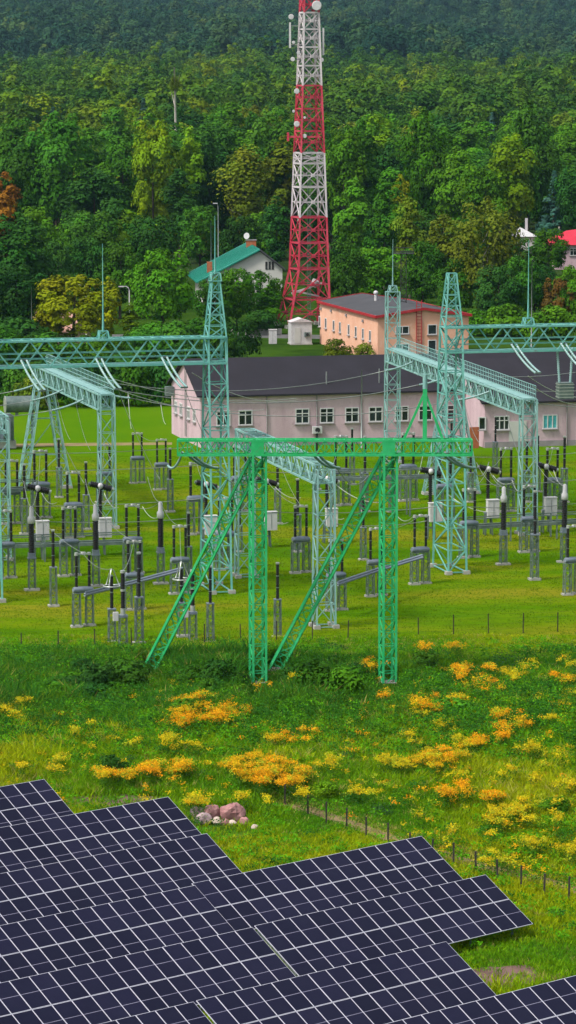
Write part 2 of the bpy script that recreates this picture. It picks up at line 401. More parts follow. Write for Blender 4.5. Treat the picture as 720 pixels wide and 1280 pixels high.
# right main portal
tR = atz(562, 713); tR2 = tR + E1 * 17.2
g2 = thing('portal_gantry', 'tall teal lattice portal running off the right edge from its flat topped tower', 'gantry')
main_tower(g2, tR, ZB1, 23.1, 0, TL)
main_tower(g2, tR2, ZB1, 23.1, 0, TL)
main_beam(g2, tR - E1 * .6, tR2, TL)
q = aty(660, 415, (tR + E1 * 6.3).y); rod(g2, (q.x, q.y, ZB1), 6.6, TL)
# bus gantries running away from the camera
ZS = 11.4
def bus_gantry(label, near, far, cols, peakfar=None, walkway=True, m=TP):
    g = thing('bus_gantry', label, 'gantry')
    d = (far - near).normalized(); s = Vector((-d.y, d.x, 0)); ln = (far - near).length; n = int(ln / 1.3)
    b = MB(); b.lattice((near.x, near.y, ZS - .65), (far.x, far.y, ZS - .65), s, UZ, 1.3, 1.3, 1.3, 1.3, n, m, .13, .075, struts=True)
    b.build('beam', g)
    if walkway:
        wk = MB()
        for sg in (-.62,):
            a = Vector((near.x, near.y, ZS)) + s * sg; c = Vector((far.x, far.y, ZS)) + s * sg
            for hh in (.4, .75, 1.1): wk.bar(a + UZ * hh, c + UZ * hh, .045, m)
            k = 0.0
            while k < ln: wk.bar(a + d * k, a + d * k + UZ * 1.12, .045, m); k += .6
        wk.box(((near.x + far.x) / 2, (near.y + far.y) / 2, ZS + .05), (ln, .8, .05), m, math.atan2(d.y, d.x))
        wk.build('handrail', g)
    for (t, splay, top) in cols:
        c = near + (far - near) * t; b = MB()
        if splay == 0:
            b.lattice((c.x, c.y, .1), (c.x, c.y, top), s, d, 1.35, 1.25, 1.2, 1.1, int(top / 1.5), m, .13, .065)
            for sx in (-1, 1):
                for sy in (-1, 1): b.box(Vector((c.x, c.y, .12)) + s * sx * .68 + d * sy * .62, (.45, .45, .26), M['concrete'], PSI)
        else:
            for sx in (-1, 1):
                f = Vector((c.x, c.y, .1)) - s * sx * splay
                b.lattice(f, Vector((c.x, c.y, ZS - 1.1)) - s * sx * .45, s, d, .85, .85, .5, .7, 9, m, .12, .06)
                b.box(f, (1.0, 1.0, .3), M['concrete'], PSI)
            for zz in (3.2, 6.6):
                hw = splay + (.45 - splay) * zz / (ZS - 1.1)
                b.bar(Vector((c.x, c.y, zz)) - s * hw, Vector((c.x, c.y, zz)) + s * hw, .1, m)
                b.bar(Vector((c.x, c.y, zz)) - s * hw, Vector((c.x, c.y, zz - 3)) + s * hw * 1.2, .07, m)
        b.build('column', g)
        if top > ZS + 2:
            rod(g, (c.x, c.y, top), 5.2, m)
    return g
nl = atz(134, 660); fl = nl + (atz(62, 615) - nl).normalized() * 30
bus_gantry('teal lattice beam with handrail under the left portal, on two columns', nl, fl, [(0, 0, ZS), (.93, 2.1, ZS)])
nr = atz(659, 668); dr = (atz(490, 578) - nr); fr = nr + dr
bus_gantry('long teal lattice beam passing behind the right portal tower, a rod on its far column', nr, fr, [(0, 0, ZS), (.52, 2.2, ZS), (1.0, 0, 17.0)])
nm = atz(405, 784); fm = nm + E2 * 24
bus_gantry('pale teal lattice beam ending on a column between the two green masts', nm, fm, [(0, 0, ZS - .3), (1.0, 0, ZS)], walkway=False)
fl2 = atz(10, 640)
bus_gantry('teal lattice gantry cut by the left edge beside the grey transformer', atz(2, 700), atz(-62, 640), [(0, 0, ZS - .3)], walkway=False)

# front green portal
GR = M['green']
def green_portal():
    g = thing('line_portal', 'bright green lattice portal with two slanting stays, in front of the substation', 'gantry')
    X = Vector((1, 0, 0)); Yv = Vector((0, 1, 0)); rt = R(16); u = Vector((math.cos(rt), math.sin(rt), 0)); v = Vector((-math.sin(rt), math.cos(rt), 0))
    bases = [atz(322.5, 853), atz(484.5, 853)]; ztop = 14.55
    for bs in bases:
        b = MB(); b.lattice((bs.x, bs.y, -.2), (bs.x, bs.y, ztop), u, v, .84, .84, .84, .84, 17, GR, .145, .066, struts=True)
        b.build('mast', g)
    for bs, (fx, fy) in zip(bases, ((187, 836), (344, 837))):
        f = atz(fx, fy); t = Vector((bs.x - .1, bs.y + .5, ztop - .4)); d = (t - f).normalized(); s = d.cross(Vector((0, 1, 0))).normalized(); vv = d.cross(s)
        b = MB(); b.lattice(f - d * .4, t, s, vv, .74, .74, .74, .74, 19, GR, .125, .06)
        b.build('stay', g)
    Y = bases[0].y; x0 = aty(222, 553, Y).x; x1 = aty(590, 553, Y).x
    b = MB(); b.lattice((x0, Y, 15.0), (x1, Y, 15.0), Yv, UZ, .9, .92, .9, .92, 30, GR, .135, .062, struts=True)
    for xx in (bases[0].x, bases[1].x): b.box((xx, Y, 14.62), (.92, .96, .16), GR); b.box((xx, Y - .49, 15.0), (.8, .03, .8), GR)
    b.build('crossbeam', g)
    xp = aty(531, 540, Y).x; zt = aty(531, 468, Y).z
    b = MB(); b.bar((xp, Y, 15.4), (xp, Y, zt - .9), .26, GR); b.cyl((xp, Y, zt - .9), (xp, Y, zt), .15, M['tealpale'], n=8)
    for xx in (504, 554): b.bar((aty(xx, 545, Y).x, Y, 15.4), (xp, Y, zt - 1.1), .15, GR)
    b.bar((xp - .5, Y, zt), (xp + .5, Y, zt), .1, M['tealpale'])
    b.build('peak', g)
    for q in bases + [atz(187, 836), atz(344, 837)]: f = MB(); f.box((q.x, q.y, .0), (1.15, 1.15, .16), M['plinth']); f.build('footing', g)
    return bases[0].y, x0, x1
GY, GX0, GX1 = green_portal()

# ------------------------------------------------------------------ strings and wires
def catenary(a, b, sag, n=14):
    a = Vector(a); b = Vector(b)
    return [a + (b - a) * (i / n) - UZ * (4 * sag * (i / n) * (1 - i / n)) for i in range(n + 1)]
def string(a, b, label, group, dbl=True):
    b_ = MB(); a = Vector(a); b = Vector(b); d = (b - a).normalized(); s = d.cross(UZ).normalized() * .22
    for sg in ((-1, 1) if dbl else (0,)):
        cp = catenary(a + s * sg, b + s * sg, .22 if dbl else .1, 6)
        for c0_, c1_ in zip(cp, cp[1:]): b_.ribbed(c0_, c1_, .105, M['string'], 3, 7)
    if dbl: b_.bar(a - s * 1.3, a + s * 1.3, .12, M['galv']); b_.bar(b - s * 1.3, b + s * 1.3, .12, M['galv'])
    return tag(b_.build('insulator_string'), label, 'insulator', group)
def wire(a, b, sag, label, group, r=.03):
    m = MB(); m.tube(catenary(a, b, sag), r, M['wire'], 5); return tag(m.build('overhead_wire'), label, 'wire', group)
def on_main(t, x): # point under a main beam at lateral offset from tower
    return t + E1 * x
ls = []
for i, (px, lab) in enumerate(((40, 'pale double insulator string under the left portal beam, nearest the left edge'), (128, 'pale double insulator string under the left portal beam below its lightning rod'), (206, 'pale double insulator string under the left portal beam, nearest the spired tower'))):
    k = (px - 270) / 270 * 17.0; c = tL + E1 * k - E2 * .75
    a = Vector((c.x, c.y, ZB0 - .05 + .6)); e = a + Vector((1.55, -2.6, -2.0)); string(a, e, lab, 'strings under the left portal beam')
    far = Vector((e.x + 3.5, GY + 1.0, 14.9)) if False else None
    ls.append(e)
rs = []
for px, lab in ((640, 'pale double insulator string under the right portal beam, left of its lightning rod'), (705, 'pale double insulator string under the right portal beam, nearest the right edge'), (770, None)):
    if lab is None: continue
    k = (px - 562) / 16.2; c = tR + E1 * k - E2 * .75
    a = Vector((c.x, c.y, ZB0 + .55)); e = a + Vector((1.7, -2.6, -2.0)); string(a, e, lab, 'strings under the right portal beam'); rs.append(e)
# strings at the green portal's crossbeam
gs = []
for px, dx, lab in ((236, 1.6, 'pale double insulator string at the left end of the green crossbeam'), (394, 1.4, 'pale double insulator string at the middle of the green crossbeam'), (556, 1.9, 'pale double insulator string at the right end of the green crossbeam')):
    c = aty(px, 559, GY); a = Vector((c.x, GY + .5, 14.55)); e = a + Vector((dx, 2.0, -1.15)); string(a, e, lab, 'strings on the green crossbeam'); gs.append(e)
for i, (e, lab) in enumerate(zip(gs, ('left', 'middle', 'right'))):
    far = (tL if i == 0 else nm if i == 1 else tR) + Vector((3.0, 0, 0)); far.z = 10.6 if i == 1 else 8.5
    wire(e, far, .8, 'thin grey wire running back from the %s insulator string of the green crossbeam' % lab, 'wires behind the green portal')
c = aty(228, 551, GY); m = MB(); m.tube(catenary((c.x, GY, 14.7), (c.x - 1.0, GY + 2, 13.6), .5), .08, M['string'], 6); tag(m.build('jumper_loop'), 'pale curved jumper at the left tip of the green crossbeam', 'wire')
# bus wires between the bus gantries over the pink roof
dl = (fl - nl); drr = (fr - nr)
for i, t in enumerate((.18, .48, .78)):
    a = nl + dl * t; b = nr + drr * (t * .95 + .02); a = Vector((a.x + .8, a.y, ZS - .3)); b = Vector((b.x - .8, b.y, ZS - .3)); d = (b - a).normalized()
    w_ = ('nearest', 'middle', 'farthest')[i]
    ea = a + d * 2.4 - UZ * .5; eb = b - d * 2.8 - UZ * .75
    string(a, ea, 'pale insulator string on the left bus gantry, %s of its right side' % w_, 'strings on the bus gantries', False)
    string(b, eb, 'pale insulator string on the right bus gantry, %s of its left side' % w_, 'strings on the bus gantries', False)
    wire(ea, eb, 1.5, 'grey bus wire sagging across the dark roof, %s of three' % w_, 'bus wires over the pink building', .04)
    a = nl + dl * t; a = Vector((a.x - .8, a.y, ZS - .9)); e = a + Vector((-2.7, -.7, -.9))
    string(a, e, 'pale insulator string on the left bus gantry, %s of its left side' % w_, 'strings on the bus gantries', False)
    wire(e, e + Vector((-16, -4, .5)), .8, 'grey bus wire leaving over the left edge, %s of three' % w_, 'bus wires at the left edge', .035)
    b = nr + drr * (t * .95 + .02); b = Vector((b.x + .8, b.y, ZS - .6)); e = b + Vector((2.7, .7, -.8))
    string(b, e, 'pale insulator string on the right bus gantry, %s of its right side' % w_, 'strings on the bus gantries', False)
    wire(e, e + Vector((16, 4, .6)), .8, 'grey bus wire leaving over the right edge, %s of three' % w_, 'bus wires at the right edge', .035)
for i, (t, gx) in enumerate(((.15, 0), (.45, 0), (.75, 0))):
    a = nl + dl * t; a = Vector((a.x, a.y, ZS - 1.3)); c = Vector((a.x + 1.5, a.y - 2, 5.4)); m = MB(); m.tube(catenary(a, c, .7, 10), .024, M['wire'], 5)
    tag(m.build('dropper_wire'), 'wire dropping from the left bus gantry to the apparatus, %s' % ('nearest', 'middle', 'farthest')[i], 'wire', 'dropper wires')
    a = nr + drr * t; a = Vector((a.x, a.y, ZS - 1.3)); c = Vector((a.x + 1.5, a.y - 2, 5.4)); m = MB(); m.tube(catenary(a, c, .7, 10), .024, M['wire'], 5)
    tag(m.build('dropper_wire'), 'wire dropping from the right bus gantry to the apparatus, %s' % ('nearest', 'middle', 'farthest')[i], 'wire', 'dropper wires')
    a = ls[i]; c = Vector((a.x + 3, a.y - 1 + i, 9.0)); m = MB(); m.tube(catenary(a, c, .5, 10), .024, M['wire'], 5)
    tag(m.build('dropper_wire'), 'wire hanging from the left portal strings, %s' % ('leftmost', 'middle', 'rightmost')[i], 'wire', 'dropper wires')
# line trap under the right beam
q = aty(706, 488, (tR + E1 * 9).y - 1); g = thing('line_trap', 'grey square line trap hung on two insulators under the right portal beam', 'line trap', q)
b = MB(); b.box((0, 0, 0), (1.15, 1.0, 1.25), M['galv'], .2)
for k in range(5): b.box((0, 0, -.5 + .25 * k), (1.2, 1.05, .05), M['alu'], .2)
b.build('coil_housing', g)
for sx in (-1, 1):
    s_ = MB(); s_.ribbed((sx * .42, 0, .62), (sx * .6, .4, 3.3), .12, M['string'], 16, 7); s_.build('suspension_insulator', g)

# ------------------------------------------------------------------ equipment prototypes (nominal height), origin at ground
def lat_stand(b, x, y, h, w, m, n=5): b.lattice((x, y, .12), (x, y, h), (1, 0, 0), (0, 1, 0), w, w, w * .92, w * .92, n, m, .065, .036)
def make_ct():
    r = thing('current_transformer', '', 'current transformer')
    b = MB(); lat_stand(b, 0, 0, 2.35, .46, M['galv'], 4); b.box((0, 0, 2.4), (.6, .6, .1), M['galvblue']); b.bar((.24, -.2, .2), (.24, -.2, 2.3), .07, M['alu']); b.build('stand', r)
    f = MB(); f.box((0, 0, .06), (1.1, .6, .16), M['concrete']); f.build('footing', r)
    k = MB(); k.box((0, 0, 2.62), (.5, .5, .34), M['galvblue']); k.ribbed((0, 0, 2.75), (0, 0, 4.95), .25, M['porcelain'], 16, 10); k.build('insulator', r)
    h = MB(); h.lathe((0, 0, 4.95), (0, 0, 6.2), [(0, .2), (.05, .27), (.36, .27), (.46, .17), (.92, .16), (1, .09)], M['white'], 12); h.build('head', r); return r
def make_post():
    r = thing('post_insulator', '', 'insulator')
    b = MB(); lat_stand(b, 0, 0, 2.7, .42, M['galv'], 5); b.box((0, 0, 2.73), (.5, .5, .07), M['galvblue']); b.build('stand', r)
    f = MB(); f.box((0, 0, .06), (.75, .6, .14), M['concrete']); f.build('footing', r)
    k = MB()
    for i in range(3):
        k.ribbed((0, 0, 2.77 + i * .83), (0, 0, 3.54 + i * .83), .13, M['porcelain'], 8, 8); k.cyl((0, 0, 3.54 + i * .83), (0, 0, 3.6 + i * .83), .1, M['galv'])
    k.build('insulator', r); c = MB(); c.box((0, 0, 5.3), (.22, .22, .1), M['alu']); c.build('terminal', r); return r
def make_vt():
    r = thing('voltage_transformer', '', 'voltage transformer')
    b = MB(); lat_stand(b, 0, 0, 2.4, .6, M['galv'], 4); b.box((0, 0, 2.5), (.66, .66, .2), M['galvblue']); b.build('stand', r)
    f = MB(); f.box((0, 0, .06), (1.0, .7, .16), M['concrete']); f.build('footing', r)
    k = MB(); k.cyl((0, 0, 2.6), (0, 0, 3.1), .2, M['alu']); k.ribbed((0, 0, 3.1), (0, 0, 4.45), .2, M['porcelain'], 10, 9); k.cyl((0, 0, 4.45), (0, 0, 4.62), .19, M['alu']); k.ribbed((0, 0, 4.62), (0, 0, 5.9), .2, M['porcelain'], 10, 9); k.build('insulator', r)
    c = MB(); c.cyl((0, 0, 5.9), (0, 0, 6.1), .2, M['alu']); c.build('cap', r)
    x = MB(); x.box((-.62, -.15, 2.5), (.4, .28, .68), M['white']); x.build('terminal_box', r); return r
def make_arrester():
    r = thing('surge_arrester', '', 'surge arrester')
    b = MB(); lat_stand(b, 0, 0, 2.5, .5, M['galv'], 4); b.box((0, 0, 2.55), (.6, .6, .1), M['galvblue']); b.build('stand', r)
    f = MB(); f.box((.1, 0, .06), (.9, .6, .16), M['concrete']); f.build('footing', r)
    k = MB()
    for i in range(2): k.ribbed((0, 0, 2.62 + i * 1.25), (0, 0, 3.78 + i * 1.25), .15, M['porcelain'], 11, 9); k.cyl((0, 0, 3.78 + i * 1.25), (0, 0, 3.87 + i * 1.25), .13, M['galv'])
    k.build('insulator', r)
    c = MB(); ring = [(.62 * math.cos(a * math.pi / 9), .62 * math.sin(a * math.pi / 9), 4.3) for a in range(19)]; c.tube(ring, .05, M['alu'], 6)
    for a in (0, 2.1, 4.2): c.tube([(.62 * math.cos(a), .62 * math.sin(a), 4.3), (.36 * math.cos(a), .36 * math.sin(a), 4.9), (.15 * math.cos(a), .15 * math.sin(a), 5.5), (0, 0, 5.6)], .04, M['alu'], 5)
    c.build('corona_ring', r); return r
def make_breaker():
    r = thing('circuit_breaker', '', 'circuit breaker')
    b = MB()
    for sx in (-.3, .3):
        for sy in (-.25, .25): b.bar((sx, sy, .05), (sx * .7, sy * .7, 1.8), .1, M['galv'])
    b.bar((-.3, -.25, .9), (.3, -.25, .9), .07, M['galv']); b.bar((-.3, .25, .9), (.3, .25, .9), .07, M['galv']); b.box((0, 0, 1.83), (.6, .6, .12), M['galvblue']); b.build('frame', r)
    c = MB(); c.box((.28, -.3, 2.15), (.95, .55, 1.45), M['white']); c.box((.28, -.3, 2.89), (1.02, .62, .06), M['white']); c.bar((.28, -.59, 1.55), (.28, -.59, 2.75), .02, M['galv']); c.build('control_cabinet', r)
    k = MB(); k.ribbed((0, .12, 1.9), (0, .12, 5.1), .165, M['porcelain'], 20, 9); k.build('column', r)
    h = MB(); h.ribbed((-.75, .12, 5.48), (-.06, .12, 5.3), .26, M['porcelain'], 5, 10); h.ribbed((.06, .12, 5.28), (.85, .12, 5.04), .27, M['porcelain'], 6, 10); h.cyl((.85, .12, 5.04), (1.02, .12, 4.99), .15, M['alu']); h.cyl((-.88, .12, 5.52), (-.75, .12, 5.48), .13, M['galv']); h.build('interrupter', r)
    n = MB(); n.sphere((0, -.02, 5.32), .23, M['white']); n.build('junction', r); return r
def make_disc():
    r = thing('disconnector', '', 'disconnector'); W = .48
    for sx in (-W, W):
        b = MB(); lat_stand(b, sx, .35 * sx, 2.35, .5, M['galv'], 4); b.box((sx, .35 * sx, .06), (.8, .6, .14), M['concrete']); b.build('pedestal', r)
    b = MB(); b.lathe((-W * 1.5, -.35 * W * 1.5, 2.6), (W * 1.5, .35 * W * 1.5, 2.5), [(0, .16), (.15, .24), (.85, .24), (1, .16)], M['galvblue'], 10)
    b.bar((-W, -.35 * W, 2.38), (W, .35 * W, 2.38), .3, M['galvblue'], .1); b.build('base_beam', r)
    for sx in (-W, W):
        k = MB()
        for i in range(3):
            z = 2.75 + i * .74; k.ribbed((sx, .35 * sx, z), (sx, .35 * sx, z + .69), .12, M['porcelain'], 7, 8); k.cyl((sx, .35 * sx, z + .69), (sx, .35 * sx, z + .74), .09, M['galv'])
        k.build('insulator', r)
    a = MB(); a.bar((-W, -.35 * W, 5.05), (W, .35 * W, 4.99), .13, M['alu'], .1); a.cyl((-W, -.35 * W, 4.95), (-W, -.35 * W, 5.15), .13, M['alu']); a.cyl((W, .35 * W, 4.92), (W, .35 * W, 5.1), .12, M['alu'])
    a.bar((-.08, -.03, 5.09), (.2, .07, 5.06), .2, M['white'], .16); a.build('contact_arm', r); return r
PRO = dict(ct=(make_ct(), 6.2), post=(make_post(), 5.35), vt=(make_vt(), 6.1), arr=(make_arrester(), 5.6), brk=(make_breaker(), 5.4), disc=(make_disc(), 5.1))
used = set(); TOPS = {}
GRP = dict(ct='white-headed current transformers', post='black post insulators on lattice stands', vt='voltage transformers in the front row', arr='surge arresters with white rings', brk='circuit breakers with white cabinets', disc='two-post disconnectors with white contact arms')
def eq(kind, x, yb, yt, label, rz=PSI, sx=1.0):
    pr, nom = PRO[kind]
    base = atz(x, yb); top = aty(x, yt, base.y); k = max(.55, min(1.5, top.z / nom))
    o = pr if kind not in used else copy_tree(pr)
    used.add(kind); o.location = base; o.rotation_euler = (0, 0, rz); kk = max(.8, min(1.15, k)); o.scale = (kk * sx, kk, k)
    tag(o, label, None, GRP[kind]); TOPS[(kind, x)] = base + UZ * (nom * k); return o
EQ = [
 ('ct', 40, 738, 633, 'white-headed current transformer at the far left, left of the left white-cabinet breaker row'),
 ('ct', 120, 733, 630, 'white-headed current transformer in front of the left bus gantry column'),
 ('ct', 201, 730, 627, 'white-headed current transformer left of the slanting green stay'),
 ('ct', 629, 706, 608, 'white-headed current transformer right of the right portal tower'),
 ('ct', 705, 703, 605, 'white-headed current transformer nearest the right edge'),
 ('brk', 48, 698, 609, 'circuit breaker with white cabinet behind the leftmost current transformer'),
 ('brk', 126, 694, 606, 'circuit breaker with white cabinet beside the left bus gantry column'),
 ('brk', 258, 690, 604, 'circuit breaker with white cabinet behind the slanting left green stay'),
 ('brk', 333, 684, 600, 'circuit breaker with white cabinet just right of the left green mast'),
 ('brk', 409, 679, 597, 'circuit breaker with white cabinet at the column between the green masts'),
 ('brk', 538, 674, 588, 'circuit breaker with white cabinet at the left leg of the right portal tower'),
 ('brk', 610, 669, 585, 'circuit breaker with white cabinet just right of the right portal tower'),
 ('brk', 682, 666, 582, 'circuit breaker with white cabinet nearest the right edge'),
 ('disc', 7, 723, 638, 'disconnector with white arm standing at the left edge'),
 ('disc', 87, 720, 634, 'disconnector with white arm between the two left current transformers, back row'),
 ('disc', 166, 717, 631, 'disconnector with white arm right of the left bus gantry column, back row'),
 ('disc', 104, 783, 691, 'disconnector with white arm at the left end of the double pipe, front row'),
 ('disc', 168, 762, 676, 'disconnector with white arm at the middle of the double pipe, behind the ringed arrester'),
 ('disc', 225, 742, 657, 'disconnector with white arm at the right end of the double pipe'),
 ('disc', 525, 730, 644, 'disconnector with white arm left of the right portal tower at the end of the pipes'),
 ('disc', 470, 745, 660, 'disconnector with white arm half hidden by the right green mast'),
 ('disc', 420, 763, 674, 'disconnector with white arm crossed by the slanting right green stay'),
 ('disc', 586, 697, 611, 'disconnector with white arm just right of the right portal tower'),
 ('disc', 661, 690, 607, 'disconnector with white arm between the two right current transformers'),
 ('disc', 716, 743, 657, 'disconnector with white arm cut by the right edge, front row'),
 ('disc', 172, 604, 541, 'disconnector with white arm in the back row left of the pink gable'),
 ('disc', 202, 612, 549, 'disconnector with white arm in the back row below the pink gable'),
 ('disc', 131, 628, 556, 'disconnector with white arm in the back row behind the left bus gantry column'),
 ('disc', 51, 648, 563, 'disconnector with white arm in the back row between the splayed left gantry legs'),
 ('disc', 15, 655, 575, 'disconnector with white arm in the back row near the grey transformer'),
 ('disc', 426, 632, 545, 'disconnector with white arm in the back row right of the pale middle beam'),
 ('disc', 510, 626, 541, 'disconnector with white arm in the back row right of the right green mast'),
 ('post', 67, 758, 662, 'single black post insulator on lattice stand in front of the left current transformer row'),
 ('post', 263, 803, 707, 'single black post insulator in front row, between left stay and left green mast'),
 ('post', 347, 797, 703, 'single black post insulator in front row, just right of the left green mast'),
 ('post', 668, 725, 613, 'single black post insulator in front row at right, behind the perimeter fence'),
 ('post', 31, 668, 580, 'single black post insulator in the back rows at far left'),
 ('post', 108, 662, 577, 'single black post insulator left of the left bus gantry column, back row'),
 ('post', 300, 690, 625, 'single black post insulator seen left of the left green mast, back row'),
 ('post', 347, 655, 570, 'single black post insulator under the pale middle beam'),
 ('post', 454, 700, 620, 'single black post insulator left of the right green mast, middle row'),
 ('post', 372, 690, 598, 'single black post insulator left of the middle gantry column'),
 ('post', 456, 640, 545, 'single black post insulator below the pink wall, left of the right green mast'),
 ('post', 588, 628, 555, 'single black post insulator behind the right portal tower'),
 ('post', 619, 586, 520, 'single black post insulator against the pink wall right of the right portal tower'),
 ('post', 658, 628, 550, 'single black post insulator beside the right bus gantry column'),
 ('post', 672, 615, 543, 'single black post insulator just behind the right bus gantry column'),
 ('post', 705, 628, 545, 'single black post insulator against the pink wall nearest the right edge'),
 ('post', 396, 612, 540, 'single black post insulator below the air conditioner on the pink wall'),
 ('post', 545, 612, 530, 'single black post insulator below the pink wall at the right portal tower'),
 ('post', 213, 640, 560, 'single black post insulator right of the back-row disconnectors'),
 ('arr', 140, 803, 711, 'surge arrester with white ring in the front row, left of the green stay'),
 ('arr', 227, 796, 702, 'surge arrester with white ring half behind the slanting green stay'),
 ('vt', 154, 809, 713, 'voltage transformer with white box in the front row, left of the green stay'),
 ('vt', 241, 803, 712, 'voltage transformer in the front row, just right of the slanting green stay'),
 ('disc', 282, 712, 622, 'disconnector with white arm under the slanting left green stay'),
 ('disc', 376, 716, 632, 'disconnector with white arm between the left green mast and the middle column'),
 ('disc', 246, 668, 578, 'disconnector with white arm behind the spired tower legs'),
 ('disc', 300, 640, 556, 'disconnector with white arm just below the green crossbeam at left'),
 ('disc', 556, 650, 566, 'disconnector with white arm behind the right portal tower legs'),
 ('disc', 92, 672, 590, 'disconnector with white arm right of the splayed gantry leg'),
 ('disc', 632, 640, 560, 'disconnector with white arm in the back row left of the right bus column'),
 ('disc', 690, 640, 560, 'disconnector with white arm in the back row nearest the right edge'),
 ('post', 236, 728, 640, 'single black post insulator right of the third current transformer'),
 ('post', 318, 612, 540, 'single black post insulator just below the green crossbeam beside the left mast'),
 ('post', 490, 640, 556, 'single black post insulator hidden by the right green mast top'),
 ('post', 564, 600, 525, 'single black post insulator close to the pink wall behind the tower'),
 ('post', 74, 622, 548, 'single black post insulator far back between the splayed legs'),
 ('post', 440, 606, 535, 'single black post insulator below the third white window'),
 ('post', 174, 805, 690, 'single black post insulator in the front row beside the voltage transformer'),
]
for k_, x, yb, yt, lab in EQ: eq(k_, x, yb, yt, lab)
# drive pipes between disconnectors, bus frames
def pipes(name, pts, z, label, n=2, r=.09, m='galvblue', gap=.35):
    b = MB()
    for j in range(n):
        qq = [Vector((q.x, q.y - j * gap, z - j * .12)) for q in pts]; b.tube(qq, r, M[m], 6)
    return tag(b.build(name), label, 'pipe')
def top_at(x, y, z): return atz(x, y, z)
pipes('busbar_pipe', [atz(106, 741, 2.6), atz(168, 726, 2.6), atz(228, 710, 2.6)], 2.6, 'two blue-grey pipes linking the front disconnectors at left')
pipes('busbar_pipe', [atz(422, 728, 2.6), atz(472, 711, 2.6), atz(528, 694, 2.6)], 2.6, 'two blue-grey pipes linking the disconnectors behind the right green mast')
def frame(label, x0, y0, x1, y1, z, group='low steel frames under the breakers'):
    a = atz(x0, y0, z); b_ = atz(x1, y1, z); d = (b_ - a).normalized(); s = Vector((-d.y, d.x, 0)); b = MB()
    for o in (0, 1.2):
        b.bar(a + s * o, b_ + s * o, .2, M['galv'], .25); b.bar(a + s * o + UZ * .7, b_ + s * o + UZ * .7, .08, M['galv'])
    ln = (b_ - a).length; k = 0
    while k <= ln + .1:
        q = a + d * min(k, ln); b.bar(q, q + s * 1.2, .12, M['galv'])
        for o in (0, 1.2): b.bar(q + s * o - UZ * z, q + s * o + UZ * .7, .14, M['galv'])
        k += 4.2
    tag(b.build('support_frame'), label, 'steel frame', group)
frame('low grey steel frame under the left breakers', -10, 684, 176, 678, 1.3)
frame('low grey steel frame under the right breakers', 580, 660, 735, 652, 1.3)
frame('low grey steel frame behind the two green masts', 395, 600, 556, 596, 3.4)
frame('low grey steel frame at far left by the transformer', -12, 614, 47, 611, 3.2)
# dropper wires
def drop(pts, label, r=.03):
    b = MB(); b.tube(pts, r, M['alu'], 5); tag(b.build('jumper_wire'), label, 'wire', 'jumper wires between the apparatus')
def hang(x0, y0, x1, y1, Y0, Y1, sag, label, r=.028): drop(catenary(aty(x0, y0, Y0), aty(x1, y1, Y1), sag, 10), label, r)
HW = [(52, 616, 71, 628, 'left of the left bus column'), (130, 616, 148, 634, 'right of the left bus column'), (340, 604, 376, 622, 'right of the left green mast'), (418, 604, 475, 628, 'across the slanting right stay'), (616, 594, 642, 602, 'right of the right portal tower'), (692, 588, 706, 606, 'at the right edge breaker'), (333, 640, 360, 653, 'low beside the left green mast'), (410, 633, 430, 648, 'low at the middle column'), (495, 643, 516, 646, 'right of the right green mast'), (36, 648, 48, 660, 'at the leftmost current transformer'), (178, 633, 199, 646, 'left of the third current transformer'), (560, 618, 620, 640, 'right of the right tower, low'), (640, 600, 652, 612, 'between right apparatus'), (160, 490, 164, 536, 'hanging by the pink gable'), (201, 505, 207, 530, 'hanging at the pink gable corner'), (530, 560, 520, 600, 'curving under the crossbeam end')]
for x0, y0, x1, y1, lab in HW:
    Y = 268 if y0 > 560 else 300
    hang(x0, y0, x1, y1, Y, Y - 4, .45, 'pale jumper wire ' + lab)
for i, (x0, y0, x1, y1) in enumerate(((130, 470, 370, 498), (130, 480, 330, 512), (240, 466, 372, 500), (660, 470, 760, 492), (665, 482, 760, 500))):
    hang(x0, y0, x1, y1, 285, 312, 1.0, ('thin wire rising past the pink gable, upper', 'thin wire rising past the pink gable, lower', 'thin wire from the spired tower to the dark roof', 'thin wire leaving the right bus column, upper', 'thin wire leaving the right bus column, lower')[i], .03)
def link(k1, x1, k2, x2, lab, sag=.7):
    a, c = TOPS[(k1, x1)], TOPS[(k2, x2)]; b = MB(); b.tube(catenary(a, c, sag * .6, 10), .021, M['wire'], 5)
    tag(b.build('jumper_wire'), 'thin pale jumper ' + lab, 'wire', 'jumper wires between the apparatus')
